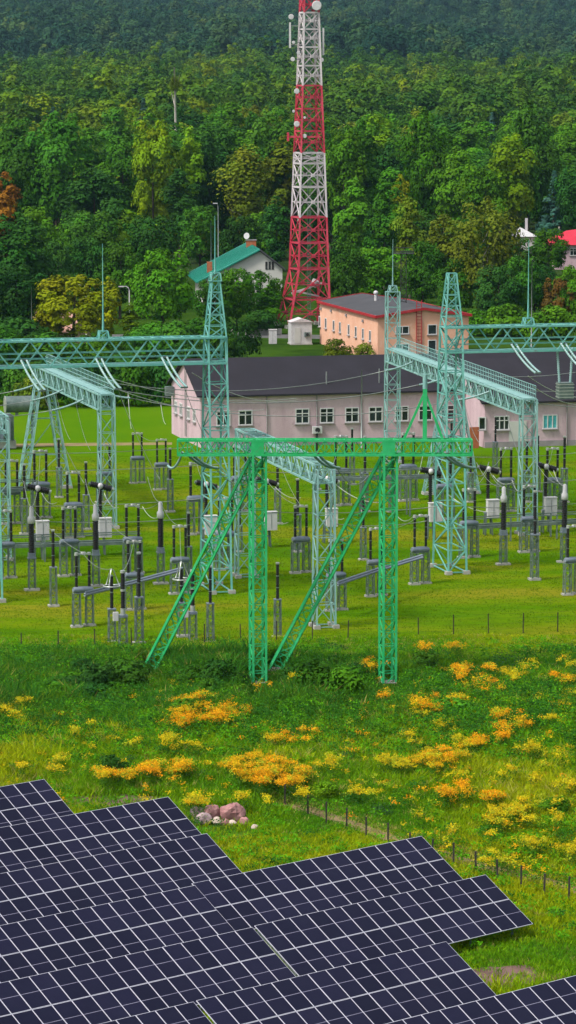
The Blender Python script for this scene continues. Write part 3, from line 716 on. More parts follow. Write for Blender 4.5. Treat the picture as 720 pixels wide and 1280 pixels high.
for q in (('ct', 40, 'brk', 48, 'from the leftmost current transformer to its breaker'), ('ct', 120, 'brk', 126, 'from the second current transformer to its breaker'), ('ct', 201, 'disc', 166, 'from the third current transformer to the disconnector on its left'), ('ct', 629, 'brk', 610, 'from the current transformer right of the tower to its breaker'), ('ct', 705, 'brk', 682, 'from the rightmost current transformer to its breaker'),
          ('disc', 104, 'ct', 40, 'from the front left disconnector to the leftmost transformer'), ('disc', 168, 'ct', 120, 'from the front middle disconnector to the second transformer'), ('disc', 225, 'ct', 201, 'from the disconnector by the stay to the third transformer'), ('arr', 140, 'disc', 104, 'from the left ringed arrester to the front left disconnector'), ('vt', 154, 'disc', 168, 'from the white boxed voltage transformer to the disconnector'), ('arr', 227, 'disc', 225, 'from the arrester behind the stay to its disconnector'),
          ('brk', 333, 'disc', 376, 'from the left mast breaker to the disconnector on its right'), ('brk', 409, 'disc', 420, 'from the middle breaker to the disconnector by the right stay'), ('disc', 470, 'disc', 525, 'between the two disconnectors at the right green mast'), ('brk', 538, 'disc', 556, 'from the breaker at the tower leg to the disconnector behind'), ('brk', 610, 'disc', 632, 'from the breaker right of the tower back to a disconnector'), ('brk', 682, 'disc', 690, 'from the rightmost breaker back to a disconnector'), ('disc', 661, 'ct', 629, 'between the right disconnector and the transformer on its left'), ('disc', 586, 'brk', 610, 'from the disconnector right of the tower to the breaker'),
          ('brk', 48, 'disc', 51, 'from the leftmost breaker back to the splayed gantry legs'), ('brk', 126, 'disc', 131, 'from the second breaker back past the bus column'), ('brk', 258, 'disc', 246, 'from the breaker behind the left stay back to a disconnector'), ('disc', 300, 'brk', 333, 'from the crossbeam disconnector to the breaker by the green mast'), ('disc', 426, 'brk', 409, 'from the back-row disconnector to the middle breaker'), ('disc', 172, 'disc', 202, 'between the two disconnectors below the pink gable'), ('post', 263, 'disc', 282, 'from the front post back to the disconnector under the stay'), ('post', 347, 'disc', 376, 'from the front post by the green mast back to a disconnector')): link(*q)
def bus(x0, x1, y, z, label, sag=.25):
    a = atz(x0, y, z); d = (x1 - x0) / 4136 * a.y; c = a + E1 * d
    b = MB(); b.tube(catenary(a, c, sag, 12), .028, M['wire'], 5); tag(b.build('yard_conductor'), label, 'wire', 'thin conductors strung across the yard')
for x0, x1, y, z, lab in ((-20, 262, 632, 5.3, 'thin conductor over the left disconnectors'), (-20, 300, 588, 6.0, 'thin conductor behind the left breakers'), (-20, 250, 566, 6.2, 'thin conductor along the back of the yard at left'), (330, 560, 590, 6.0, 'thin conductor between the green masts'), (340, 560, 640, 5.2, 'thin conductor low between the green masts'), (560, 740, 604, 5.4, 'thin conductor over the right disconnectors'), (560, 740, 570, 6.0, 'thin conductor along the back of the yard at right'), (580, 740, 633, 4.6, 'thin conductor over the right breakers'), (420, 600, 566, 6.4, 'thin conductor under the pink wall'), (60, 270, 652, 4.4, 'thin conductor above the low left frame'), (420, 540, 655, 4.9, 'thin conductor beside the right green mast')): bus(x0, x1, y, z, lab)
for i, (x, y) in enumerate(((40, 633), (120, 630), (201, 627), (629, 608), (705, 605))):
    a = aty(x, y, atz(x, 738 - i * 8).y); c = a + E2 * 11 + Vector((1.2, 0, .6)); b = MB(); b.tube(catenary(a, c, .6, 10), .022, M['wire'], 5)
    tag(b.build('jumper_wire'), 'pale jumper rising back from the ' + ('leftmost', 'second', 'third', 'fourth', 'rightmost')[i] + ' white-headed transformer', 'wire', 'jumper wires between the apparatus')
# transformer at far left
q = atz(8, 560); g = thing('power_transformer', 'grey power transformer with drum-shaped oil tank at the left edge', 'transformer', q, PSI)
b = MB(); b.box((-1.5, 0, 2.2), (4.2, 2.6, 2.6), M['galv']); b.box((-1.5, 0, .5), (4.6, 2.8, .8), M['concrete']); b.build('tank', g)
b = MB(); b.cyl((-.2, -.8, 4.6), (3.0, -.8, 4.6), .85, M['galv'], n=18); b.cyl((-.25, -.8, 4.6), (-.2, -.8, 4.6), .9, M['alu'], n=18); b.bar((1, -.8, 3.4), (1, -.8, 3.9), .3, M['galv']); b.bar((2.6, -.8, .1), (2.6, -.8, 3.8), .25, M['galv']); b.build('oil_conservator', g)
for k in range(5):
    f = MB(); f.box((-3 + k * .75, -1.65, 2.1), (.3, .6, 2.2), M['galvblue']); f.build('radiator', g)
for k in range(3):
    f = MB(); f.ribbed((-2.6 + k * .9, .2, 3.5), (-2.6 + k * .9, .2, 5.2), .2, M['porcelain'], 9); f.build('bushing', g)
# lamp / camera poles in the yard
def pole(x, yb, yt, label, name='light_pole', head=True, m='white', lean=.9):
    base = atz(x, yb); top = aty(x, yt, base.y); g = thing(name, label, 'pole', base)
    b = MB(); h = top.z
    pts = [(0, 0, 0), (0, 0, h * .93)]
    if head: pts += [(-.12 * lean, 0, h * .97), (-.45 * lean, 0, h), (-1.0 * lean, 0, h * 1.0)]
    b.tube(pts, .1, M[m], 7, .05); b.build('shaft', g)
    if head: l = MB(); l.box((-1.25 * lean, 0, h - .02), (.8, .28, .14), M['white']); l.build('lamp_head', g)
    return g
pole(162, 430, 358, 'pale curved street lamp among the trees at left', 'street_lamp')
pole(108, 432, 356, 'pale curved street lamp above the yellow-green tree', 'street_lamp')
pole(40, 440, 353, 'grey utility pole with a box near the left edge', 'utility_pole', False, 'wire')
pole(264, 372, 268, 'tall thin pole behind the green-roofed house', 'utility_pole', False, 'wire')
pole(273, 372, 254, 'tall pale pole with small lamp behind the green-roofed house', 'street_lamp', True, 'wire', .4)
pole(664, 450, 314, 'thin grey pole among the trees right of the orange building', 'utility_pole', False, 'wire')
pole(452, 560, 455, 'slim grey pole standing against the dark roof at middle', 'utility_pole', False, 'wire')
q = atz(504, 440); g = thing('floodlight_pole', 'dark pole with square platform above the orange building', 'pole', q); h = aty(504, 314, q.y).z
b = MB(); b.lattice((0, 0, 0), (0, 0, h), (1, 0, 0), (0, 1, 0), .9, .9, .7, .7, 16, M['dark'], .08, .05); b.build('shaft', g)
b = MB(); b.box((0, 0, h - .3), (2.8, 1.6, .08), M['dark'])
for hh in (.3, .8):
    for sy in (-.8, .8): b.bar((-1.4, sy, h - .3 + hh), (1.4, sy, h - .3 + hh), .06, M['dark'])
for sx in (-1.4, 0, 1.4): b.bar((sx, -.8, h - .3), (sx, -.8, h + .5), .06, M['dark'])
b.build('platform', g)

# ------------------------------------------------------------------ fences
def wire_fence(label, pts, h, name='wire_fence', w=.09):
    g = thing(name, label, 'fence')
    for q in pts:
        b = MB(); b.bar((q.x, q.y, -.1), (q.x + random.uniform(-.04, .04), q.y, h * random.uniform(.93, 1.05)), w, M['post']); b.build('post', g)
    b = MB()
    for z in (.25, .5, .75, .97):
        for a, c in zip(pts, pts[1:]): b.bar((a.x, a.y, h * z), (c.x, c.y, h * z), .006, M['post'])
    b.build('wire', g)
a = atz(-20, 818); c = atz(740, 788)
wire_fence('thin wire fence with dark posts along the edge of the mown substation lawn', [a + (c - a) * (i / 17) for i in range(18)], 1.45, w=.075)
fp = [(356, 1006), (385, 1021), (408, 1029), (433, 1038), (458, 1049), (485, 1058), (512, 1068), (540, 1076), (567, 1083), (595, 1093), (622, 1104), (651, 1112), (680, 1121), (711, 1126), (740, 1134)]
wire_fence('thin wire fence with dark posts running diagonally behind the solar tables', [atz(*q) for q in fp], 1.15, w=.09)

# ------------------------------------------------------------------ buildings
def window(parent, o, ux, w, h, n_out, mull=2, trans=True, blind=False, depth=.06):
    """o: centre of opening on wall; ux: along wall; n_out: outward normal"""
    b = MB(); ux = Vector(ux); n_out = Vector(n_out); o = Vector(o); t = .11
    def bb(cu, cz, su, sz, m, off, mb, d=.1):
        c = o + ux * cu + UZ * cz + n_out * off; mb.box(c, (su, d, sz), m, math.atan2(ux.y, ux.x))
    bb(0, h / 2 - t / 2, w, t, M['frame'], .03, b); bb(0, -h / 2 + t / 2, w, t, M['frame'], .03, b)
    for s in (-1, 1): bb(s * (w / 2 - t / 2), 0, t, h - 2 * t, M['frame'], .03, b)
    for k in range(1, mull):
        bb(-w / 2 + w * k / mull, 0, .10, h - 2 * t, M['frame'], .03, b)
    if trans: bb(0, h * .17, w - 2 * t, .09, M['frame'], .028, b, .09)
    wo_ = b.build('window', parent)
    g = MB(); bb(0, 0, w - t, h - t, M['curtain'] if blind else M['glass'], 0, g, .04); g.build('pane', wo_)
    s = MB(); bb(0, -h / 2 - .05, w + .2, .08, M['plinth'], .1, s, .25); s.build('sill', wo_)
def gabled(g, A, L_, W, ze, zr, psi, wall, roof, ov=.5, trim=None):
    """A near-left front corner; front along e1 length L_, depth W along e2; ridge along e1"""
    e1 = Vector((math.cos(psi), math.sin(psi), 0)); e2 = Vector((-math.sin(psi), math.cos(psi), 0)); A = Vector((A.x, A.y, 0))
    B, C, D = A + e1 * L_, A + e1 * L_ + e2 * W, A + e2 * W; U = lambda p, z: Vector((p.x, p.y, z))
    b = MB()
    b.quad(U(A, 0), U(B, 0), U(B, ze), U(A, ze), wall); b.quad(U(C, 0), U(D, 0), U(D, ze), U(C, ze), wall)
    b.poly([U(D, 0), U(A, 0), U(A, ze), U(A + e2 * W / 2, zr), U(D, ze)], wall); b.poly([U(B, 0), U(C, 0), U(C, ze), U(B + e2 * W / 2, zr), U(B, ze)], wall)
    wl = b.build('wall', g)
    r = MB(); sl = (zr - ze) / (W / 2); th = .18
    for s0, s1 in ((-1, 0), (1, 0)):
        e_off = -ov if s0 == -1 else W + ov; zz = ze - sl * ov
        p0 = U(A - e1 * ov + e2 * e_off, zz); p1 = U(B + e1 * ov + e2 * e_off, zz); p2 = U(B + e1 * ov + e2 * W / 2, zr); p3 = U(A - e1 * ov + e2 * W / 2, zr)
        vs = [p0, p1, p2, p3] + [q + UZ * th for q in (p0, p1, p2, p3)]
        r.add(vs, [(3, 2, 1, 0), (4, 5, 6, 7), (0, 1, 5, 4), (1, 2, 6, 5), (2, 3, 7, 6), (3, 0, 4, 7)], roof)
    rf = r.build('roof', g)
    if trim:
        t = MB()
        for e_off in (-ov, W + ov):
            zz = ze - sl * ov; t.bar(U(A - e1 * (ov + .02) + e2 * e_off, zz + .1), U(B + e1 * (ov + .02) + e2 * e_off, zz + .1), .12, trim, .36)
            for pnt in (A - e1 * (ov + .03), B + e1 * (ov + .03)):
                t.bar(U(pnt + e2 * e_off, zz + .1), U(pnt + e2 * W / 2, zr + .1), .12, trim, .36)
        t.build('roof_trim', g)
    return wl, rf, e1, e2
# long pink building: main wing
A = atz(251, 560); WD = 14.5; LM = 44
g = thing('control_building', 'long pink building with dark roof and white windows, gable at its left end', 'building')
wl, rf, e1, e2 = gabled(g, A, LM, WD, 5.45, 8.5, PSI, M['pinkwall'], M['roofdark'], .45)
def along(x, yw, A, e1):   # distance along the front for pixel x
    lo, hi = -5, 90
    for _ in range(50):
        mid = (lo + hi) / 2; q = A + e1 * mid; px_ = 360 + q.x / q.y * 4136
        if px_ < x: lo = mid
        else: hi = mid
    return lo
for x, bl in ((278, 0), (306, 0), (378, 0), (409, 0), (441, 0), (471, 0), (504, 0), (534, 0), (562, 0)):
    k = along(x, 0, A, e1); q = A + e1 * k; q.z = 3.05; window(g, q, e1, 1.5, 1.6, -e2)
for k in (2.6, 5.2, 9.0, 11.8):
    q = A + e2 * (WD - k + .2) ; q.z = 3.1; window(g, q, -e2, 1.3, 1.35, -e1)
pl = MB(); pl.box(A + e1 * LM / 2 - e2 * .06 + UZ * .3, (LM, .1, .6), M['plinth'], PSI); pl.build('plinth', g)
for x in (333, 396, 452):
    k = along(x, 0, A, e1); q = A + e1 * k - e2 * .12; d = MB(); d.cyl((q.x, q.y, .1), (q.x, q.y, 5.2), .07, M['plinth'], n=6); d.build('downpipe', g)
q = A + e1 * along(396, 0, A, e1) - e2 * .3; u = MB(); u.box((q.x, q.y, 1.6), (1.0, .4, .75), M['white'], PSI); q2 = q - e2 * .22; u.cyl((q2.x, q2.y, 1.6), (q2.x - e2.x * .04, q2.y - e2.y * .04, 1.6), .27, M['dark'], n=12); u.build('air_conditioner', g)
for k in (6.6, 7.2):
    q = A + e2 * k - e1 * .1; d = MB(); d.bar((q.x, q.y, .5), (q.x, q.y, 8.0 if k < 7 else 7.9), .07, M['galv']); d.build('conduit', g)
q = A + e2 * 13.2 - e1 * .5; d = MB(); d.box((q.x, q.y, 4.7), (.9, .8, 1.0), M['galv'], PSI); d.build('junction_box', g)
vent = MB()
for x, hh in ((413, 1.5), (480, 1.7), (590, 1.0)):
    q = A + e1 * along(x, 0, A, e1) + e2 * 1.4; vent.cyl((q.x, q.y, 5.7), (q.x, q.y, 6.0 + hh), .08, M['wire'], n=6)
vent.build('vent_pipe', rf)
# right wing, nearer
A2 = A + e1 * along(584, 0, A, e1) - e2 * 7.0
g = thing('annex_building', 'pink annex with dark roof at the right edge, blue-green blinds in one window', 'building')
wl, rf, e1, e2 = gabled(g, A2, 16, 18, 4.75, 8.3, PSI, M['pinkwall'], M['roofdark'], .45)
for x, w_, h_, mu, bl in ((606, .8, 1.35, 1, 0), (631, 1.6, 1.5, 3, 0), (692, 1.6, 1.5, 3, 1), (748, 1.6, 1.5, 3, 0)):
    k = along(x, 0, A2, e1); q = A2 + e1 * k; q.z = 2.55; window(g, q, e1, w_, h_, -e2, mu, not bl and mu > 1, bool(bl))
k = along(578, 0, A2, e1)
q = A2 + e1 * along(596, 0, A2, e1) - e2 * .05; d = MB(); d.box((q.x, q.y, 1.1), (1.0, .1, 2.2), M['brick'], PSI); d.build('door', g)
q = A2 + e1 * along(651, 0, A2, e1) - e2 * .05; d = MB(); d.box((q.x, q.y, 1.35), (1.9, .09, 2.7), M['whitewall'], PSI); d.build('garage_door', g)
for x in (668, 713):
    q = A2 + e1 * along(x, 0, A2, e1) - e2 * .12; d = MB(); d.cyl((q.x, q.y, .1), (q.x, q.y, 4.6), .07, M['plinth'], n=6); d.build('downpipe', g)
pl = MB(); pl.box(A2 + e1 * 8 - e2 * .06 + UZ * .3, (16, .1, .6), M['plinth'], PSI); pl.build('plinth', g)
q = A2 + e1 * along(609, 0, A2, e1) + e2 * 1.2; ch = MB(); ch.cyl((q.x, q.y, 4.9), (q.x, q.y, 6.2), .36, M['galv'], n=12); ch.lathe((q.x, q.y, 6.25), (q.x, q.y, 6.55), [(0, .46), (1, .05)], M['galv'], 12); ch.build('chimney', rf)
# orange building: gable faces right-front, long side faces left
c0 = atz(472, 452); LB, WB = 31, 12.8
g = thing('orange_building', 'orange building with low grey roof, red eaves trim and small windows behind the pink building', 'building')
e1b = E2; psib = PSI + math.pi / 2     # ridge runs along E2
Aorig = c0 + E2 * 0
# build with front side = left long wall: front along -E2 direction
psif = PSI - math.pi / 2
A3 = c0 + E2 * LB
wl, rf, f1, f2 = gabled(g, A3, LB, WB, 6.0, 6.95, psif, M['orange'], M['roofgrey'], .35, M['redtrim'])
def along2(x):
    lo, hi = 0, LB
    for _ in range(40):
        mid = (lo + hi) / 2; q = A3 + f1 * mid
        if 360 + q.x / q.y * 4136 < x: lo = mid
        else: hi = mid
    return lo
for x in (398, 408, 418, 426, 437, 446, 455, 464):
    q = A3 + f1 * along2(x); q.z = 3.2; window(g, q, f1, .95, 1.5, -f2, 1, False)
for x, z in ((402, 5.1), (415, 5.2), (434, 5.15), (455, 5.0)):
    q = A3 + f1 * along2(x) - f2 * .1; d = MB(); d.box((q.x, q.y, z), (.5, .2, .35), M['plinth'], psif); d.build('wall_lamp', g)
gA = c0
for x, zz, w_, h_ in ((503, 4.2, 1.9, 1.1), (541, 4.2, 1.3, 1.4), (541, 1.8, 1.2, 2.0), (503, 1.8, 1.9, 1.1)):
    k = (x - 472) / 9.3 / math.cos(PSI); q = gA + E1 * k; q.z = zz; window(g, q, E1, w_, h_, -E2, 2 if w_ > 1.5 else 1, False)
k = (524 - 472) / 9.3 / math.cos(PSI); q = gA + E1 * k - E2 * .12; d = MB()
for s_ in (-.35, .35): d.bar(q + E1 * s_ + UZ * .5, q + E1 * s_ + UZ * 8.2, .1, M['redtrim'])
for z in np.arange(.6, 8.0, .45): d.bar(q - E1 * .35 + UZ * float(z), q + E1 * .35 + UZ * float(z), .06, M['redtrim'])
d.build('ladder', g)
ch = MB(); q = A3 + f1 * 12 + f2 * 5; ch.cyl((q.x, q.y, 6.7), (q.x, q.y, 8.0), .22, M['white'], n=8); ch.sphere((q.x, q.y, 8.0), .34, M['white']); ch.build('roof_vent', rf)
# garage / low wing in front of the orange gable's right part
# green-roofed house
def green_house():
    Y = 548; g = thing('green_roof_house', 'white house with steep green metal roof and brick chimney beside the red and white mast', 'house')
    ap = aty(325, 313, Y); lf = aty(246, 354, Y); rt = aty(357, 338, Y); back = Vector((-2.4, 24, 0))
    hb = 0
    b = MB(); wl_ = aty(256, 349, Y); wr = aty(353, 336, Y)
    front = [Vector((wl_.x, Y, hb)), Vector((wr.x, Y, hb)), Vector((wr.x, Y, wr.z)), Vector((ap.x, Y, ap.z - .2)), Vector((wl_.x, Y, wl_.z))]
    b.poly(front, M['whitewall']); bk = [q + back * .94 for q in front]; b.poly(bk[::-1], M['whitewall'])
    b.quad(front[0], front[4], bk[4], bk[0], M['whitewall']); b.quad(front[1], bk[1], bk[2], front[2], M['whitewall']); b.build('wall', g)
    def slab(a, c, m, name):
        th = Vector((0, 0, .25)); o = Vector((0, -.7, 0)); vs = [a + o, c + o, c + back, a + back]; vs2 = [v + th for v in vs]
        r = MB(); r.add(vs + vs2, [(0, 1, 2, 3), (7, 6, 5, 4), (0, 4, 5, 1), (1, 5, 6, 2), (2, 6, 7, 3), (3, 7, 4, 0)], m)
        if name == 'roof':
            d = (c - a)
            for k in range(1, 22): q = a + o + back * (k / 22); r.bar(q + th * 1.1, q + d + th * 1.1, .06, m)
        return r.build(name, g)
    r1 = slab(lf, ap, M['greenroof'], 'roof'); slab(ap, rt, M['roofgrey'], 'roof')
    for x in (333, 337, 341):
        q = aty(x, 332, Y); d = MB(); d.box((q.x, Y - .02, q.z), (.36, .1, 1.3), M['dark']); d.build('window', g)
    q = aty(316, 304, Y + 12); c = MB(); c.box((q.x - .3, Y + 14, q.z - .6), (1.7, 1.0, 2.0), M['brick']); c.box((q.x - .3, Y + 14, q.z + .45), (1.9, 1.2, .12), M['plinth']); c.build('chimney', r1)
    q = aty(262, 331, Y + 6); c = MB(); c.box((q.x, Y + 6, q.z - .4), (.9, .9, 1.8), M['brick']); c.build('chimney', r1)
    q = aty(309, 295, Y + 14); d = MB(); d.bar((q.x, Y + 14, q.z - 1.4), (q.x, Y + 14, q.z), .08, M['galv']); d.lathe((q.x, Y + 14, q.z), (q.x - .1, Y + 13.8, q.z + .03), [(0, .1), (.4, .4), (1, .55)], M['white'], 14); d.build('satellite_dish', g)
green_house()
# red-roofed house at right
def red_house():
    Y = 640; g = thing('red_roof_house', 'pinkish house with bright red metal roof at the right edge', 'house'); z0 = gz(28, Y)
    a = aty(689, 293, Y + 4); 
    x0 = aty(688, 300, Y).x; ze = aty(695, 306, Y).z; zr = aty(702, 289, Y).z; zl = zr - 1.2
    b = MB(); b.box((x0 + 8, Y + 5, (ze + z0) / 2 + .2), (14, 10, ze - z0 + .4), M['pinkwall']); b.build('wall', g)
    r = MB(); xl = aty(688, 292, Y + 6).x
    e0 = Vector((x0 - .9, Y - .8, ze)); e1_ = Vector((x0 + 17, Y - .8, ze)); pk = Vector((x0 + 3.5, Y + 5, zr - .1)); pk2 = Vector((x0 + 14, Y + 5, zr + 1.2)); l0 = Vector((x0 - .9, Y + 11, ze)); l1 = Vector((x0 + 17, Y + 11, ze))
    r.poly([e0, e1_, pk2, pk], M['redroof']); r.poly([l0, e0, pk], M['redroof']); r.poly([l1, l0, pk, pk2], M['redroof']); r.poly([e1_, l1, pk2], M['redroof']); r.poly([e0, l0, l1, e1_], M['whitewall']); r.build('roof', g)
    window(g, (x0 + 4.5, Y, (ze + z0) / 2 + 1.0), (1, 0, 0), 1.4, 1.4, (0, -1, 0)); window(g, (x0 + 1.6, Y, z0 + 1.6), (1, 0, 0), 1.2, 1.3, (0, -1, 0))
    Y = 646; g = thing('white_roof_house', 'small house with pale grey roof and white chimney half hidden by trees at right', 'house'); c = aty(657, 292, Y); z0 = gz(c.x, Y)
    b = MB(); b.box((c.x, Y + 4, (c.z + z0) / 2 - .4), (3.6, 7, c.z - z0 - .6), M['whitewall']); b.build('wall', g)
    r = MB(); r.poly([Vector((c.x - 2.4, Y, c.z - .6)), Vector((c.x + 2.4, Y, c.z - .6)), Vector((c.x - .8, Y + 4, c.z + 1.1))], M['white']); r.poly([Vector((c.x + 2.4, Y, c.z - .6)), Vector((c.x + 2.4, Y + 8, c.z - .6)), Vector((c.x - .8, Y + 4, c.z + 1.1))], M['white']); r.poly([Vector((c.x - 2.4, Y + 8, c.z - .6)), Vector((c.x - 2.4, Y, c.z - .6)), Vector((c.x - .8, Y + 4, c.z + 1.1))], M['white']); r.poly([Vector((c.x + 2.4, Y + 8, c.z - .6)), Vector((c.x - 2.4, Y + 8, c.z - .6)), Vector((c.x - .8, Y + 4, c.z + 1.1))], M['white']); rf = r.build('roof', g)
    q = aty(658, 273, Y + 3); ch = MB(); ch.box((q.x, Y + 3, q.z - 1.4), (.5, .5, 2.9), M['white']); ch.build('chimney', rf)
red_house()
# small pinkish house hidden by the yellow-green tree at left
Y = 470; q = aty(56, 412, Y); g = thing('tiled_roof_house', 'small house with pinkish tiled roof half hidden by the yellow-green tree at left', 'house')
M['tile'] = worn('pink_clay_tile', (.52, .27, .20), (.60, .38, .30), 1.5, .9, c3=(.6, .5, .42))
gabled(g, Vector((q.x - 2.2, Y, 0)), 6.5, 7, 2.2, 4.3, R(-20), M['cream'], M['tile'], .5)
# concrete wall along the road
a = atz(236, 420); c = atz(352, 418); b = MB(); d = (c - a); b.box((a + c) / 2 + UZ * .45, (d.length, .15, .9), M['concrete'], math.atan2(d.y, d.x)); tag(b.build('boundary_wall'), 'low pale concrete wall behind the lawn at the mast foot', 'wall')
# cabinets and shelter at the mast foot
q = atz(377, 431); g = thing('equipment_shelter', 'white equipment shelter at the foot of the red and white mast', 'shelter', q, R(10))
b = MB(); b.box((0, 1.3, 1.7), (3.0, 2.6, 3.1), M['white']); b.box((0, 1.3, .08), (3.2, 2.8, .16), M['concrete']); b.build('body', g)
r = MB(); r.add([(-1.65, -.15, 3.25), (1.65, -.15, 3.25), (1.65, 2.75, 3.25), (-1.65, 2.75, 3.25), (0, -.15, 3.8), (0, 2.75, 3.8)], [(0, 1, 4), (1, 2, 5, 4), (2, 3, 5), (3, 0, 4, 5), (0, 3, 2, 1)], M['mastwhite']); r.build('roof', g)
d = MB(); d.box((-.6, -.03, 1.35), (.9, .06, 2.2), M['whitewall']); d.build('door', g)
v = MB(); v.box((.8, -.12, 1.5), (.8, .25, .6), M['galv']); v.cyl((.8, -.25, 1.5), (.8, -.28, 1.5), .22, M['dark']); v.build('air_conditioner', g)
q = atz(341, 430); b = MB(); b.box((q.x, q.y, 1.05), (1.1, .8, 2.0), M['white'], .1); b.box((q.x, q.y, 2.08), (1.2, .9, .08), M['mastwhite'], .1); b.box((q.x, q.y - .41, 1.05), (.03, .02, 1.8), M['galv'], .1); tag(b.build('utility_cabinet'), 'white utility cabinet on the grass left of the mast foot', 'cabinet')

# ------------------------------------------------------------------ red and white mast
def telecom_mast():
    c0 = atz(383, 408); g = thing('telecom_mast', 'red and white lattice telecom mast with dishes and antennas rising out of the frame', 'mast', (c0.x, c0.y, 0))
    rt = R(17); u = Vector((math.cos(rt), math.sin(rt), 0)); v = Vector((-math.sin(rt), math.cos(rt), 0))
    prof = [(0, 6.6), (8.9, 4.75), (16.8, 4.3), (26.6, 3.7), (36.8, 3.0), (47.8, 2.35), (58, 1.9)]
    def wid(z):
        for (a, wa), (b, wb) in zip(prof, prof[1:]):
            if z <= b: return wa + (wb - wa) * (z - a) / (b - a)
        return prof[-1][1]
    def ctr(z): return Vector((-.45 + .85 * min(1, z / 9), 0, z))  # foot sits left of the shaft axis
    secs = [(0, 16.8, 'red', [0, 4.3, 8.9, 12.9, 16.8]), (16.8, 26.6, 'mastwhite', [16.8, 21.4, 25.0, 26.6]), (26.6, 36.8, 'red', [26.6, 29.9, 33.3, 36.8]), (36.8, 47.8, 'mastwhite', [36.8, 39.8, 42.6, 45.3, 47.8]), (47.8, 58, 'red', [47.8, 50.2, 52.6, 55.2, 58])]
    for z0, z1, mm, lv in secs:
        b = MB(); m = M[mm]
        for a, c in zip(lv, lv[1:]):
            wa, wc = wid(a), wid(c); A, C = ctr(a), ctr(c); cs = [(-1, -1), (1, -1), (1, 1), (-1, 1)]
            lo = [A + u * s[0] * wa / 2 + v * s[1] * wa / 2 for s in cs]; hi = [C + u * s[0] * wc / 2 + v * s[1] * wc / 2 for s in cs]
            th = .34 if a < 9 else .28
            for k in range(4):
                k2 = (k + 1) % 4; b.bar(lo[k], hi[k], th, m)
                b.bar(hi[k], hi[k2], .2, m, .24)
                b.bar(lo[k], hi[k2], .14, m); b.bar(lo[k2], hi[k], .137, m)
                mid = (lo[k] + lo[k2] + hi[k] + hi[k2]) / 4; b.box(mid, (.5, .5, .45), m, rt)
                b.bar((lo[k] + hi[k]) / 2, (lo[k2] + hi[k2]) / 2, .12, m)
        b.build('mast_section', g)
    cb = MB()
    for dx in (-.25, 0, .25): cb.bar(Vector((.4 + dx, .2, 0)), Vector((.4 + dx, .2, 57)), .07, M['galv'])
    for z in np.arange(1, 57, .6): cb.bar((.1, .2, float(z)), (.7, .2, float(z)), .05, M['galv'])
    cb.build('cable_ladder', g)
    def at(x, y, dy=-1.5): q = aty(x, y, c0.y + dy); return Vector((q.x - c0.x, dy, q.z))
    for x, y, r_, dy in ((396, 7, .75, -1.6), (364, 21, .42, -.9), (371, 114, .42, -2.1), (371, 155, .45, -2.2), (381, 170, .32, -2.2), (367, 139, .22, -2.0), (381, 147, .2, -2.2), (373, 66, .26, -1.6), (366, 74, .34, -1.3), (402, 75, .34, -1.0), (367, 53, .24, -1.4)):
        q = at(x, y, dy); b = MB(); b.lathe((q.x, q.y + .35, q.z), (q.x, q.y, q.z), [(0, r_ * .3), (.25, r_ * .8), (.5, r_), (.96, r_), (1, r_ * .85)], M['white'], 16); b.bar((q.x, q.y + .3, q.z), (q.x + (.4 - q.x) * .5, q.y + 1.0, q.z), .1, M['galv']); b.build('dish_antenna', g)
    for x, y0, y1 in ((362.5, 28, 60), (404, 35, 69), (398.5, 36, 62)):
        a = at(x, y1, -.6); c = at(x, y0, -.6); b = MB(); b.box((a + c) / 2, (.3, .22, (c.z - a.z)), M['white']); 
        b.bar((a.x, a.y + .2, a.z), (a.x, a.y + .2, c.z), .09, M['galv'])
        for zz in (a.z + .5, c.z - .5): b.bar((a.x, a.y + .2, zz), (.4 + (a.x - .4) * .4, 0, zz), .08, M['mastwhite'])
        b.build('panel_antenna', g)
    b = MB(); q = at(360, 171, 0); b.bar(q, (1.6, 0, q.z), .28, M['red']); b.box(q, (.35, .5, 1.3), M['red']); b.bar((-1.6, -1.7, q.z), (2.2, -1.7, q.z), .2, M['red']); b.build('service_platform', g)
    b = MB(); b.bar((-2.3, .8, 5.0), (2.4, .8, 6.6), .3, M['mastwhite']); b.bar((-1.4, .2, 4.7), (1.4, .2, 7.0), .22, M['red']); b.cyl((1.0, .4, 6.2), (1.5, .2, 7.1), .55, M['mastwhite']); b.bar((-2.2, .4, 5.5), (1.9, 1.2, 4.6), .25, M['mastwhite']); b.build('equipment_mount', g)
    for s in ((-1, -1), (1, -1), (1, 1), (-1, 1)):
        q = ctr(0) + u * s[0] * 3.3 + v * s[1] * 3.3; f = MB(); f.box(q + UZ * .2, (1.2, 1.2, .6), M['concrete'], rt); f.build('footing', g)
telecom_mast()

# ------------------------------------------------------------------ solar tables
PHI, TILT, PW, PL = R(41), R(29), .98, 1.72
er = Vector((math.cos(PHI), math.sin(PHI), 0)); up_s = Vector((-math.sin(PHI) * math.cos(TILT), math.cos(PHI) * math.cos(TILT), math.sin(TILT)))
def panel_mesh():
    b = MB(); t = .035; f = .020; w_, l_ = PW - .012, PL
    b.box((0, 0, 0), (w_, l_, t), M['frame_alu'])
    zz = t / 2 + .003
    for s in (-1, 1):
        y0, y1 = (f * .5 if False else .012), l_ / 2 - f
        b.add([(-w_ / 2 + f, s * y0, zz), (w_ / 2 - f, s * y0, zz), (w_ / 2 - f, s * y1, zz), (-w_ / 2 + f, s * y1, zz)], [(0, 1, 2, 3) if s > 0 else (3, 2, 1, 0)], M['solar'])
    b.add([(-w_ / 2 + f, -.012, zz), (w_ / 2 - f, -.012, zz), (w_ / 2 - f, .012, zz), (-w_ / 2 + f, .012, zz)], [(0, 1, 2, 3)], M['busbar'])
    return b.mesh('solar_panel')
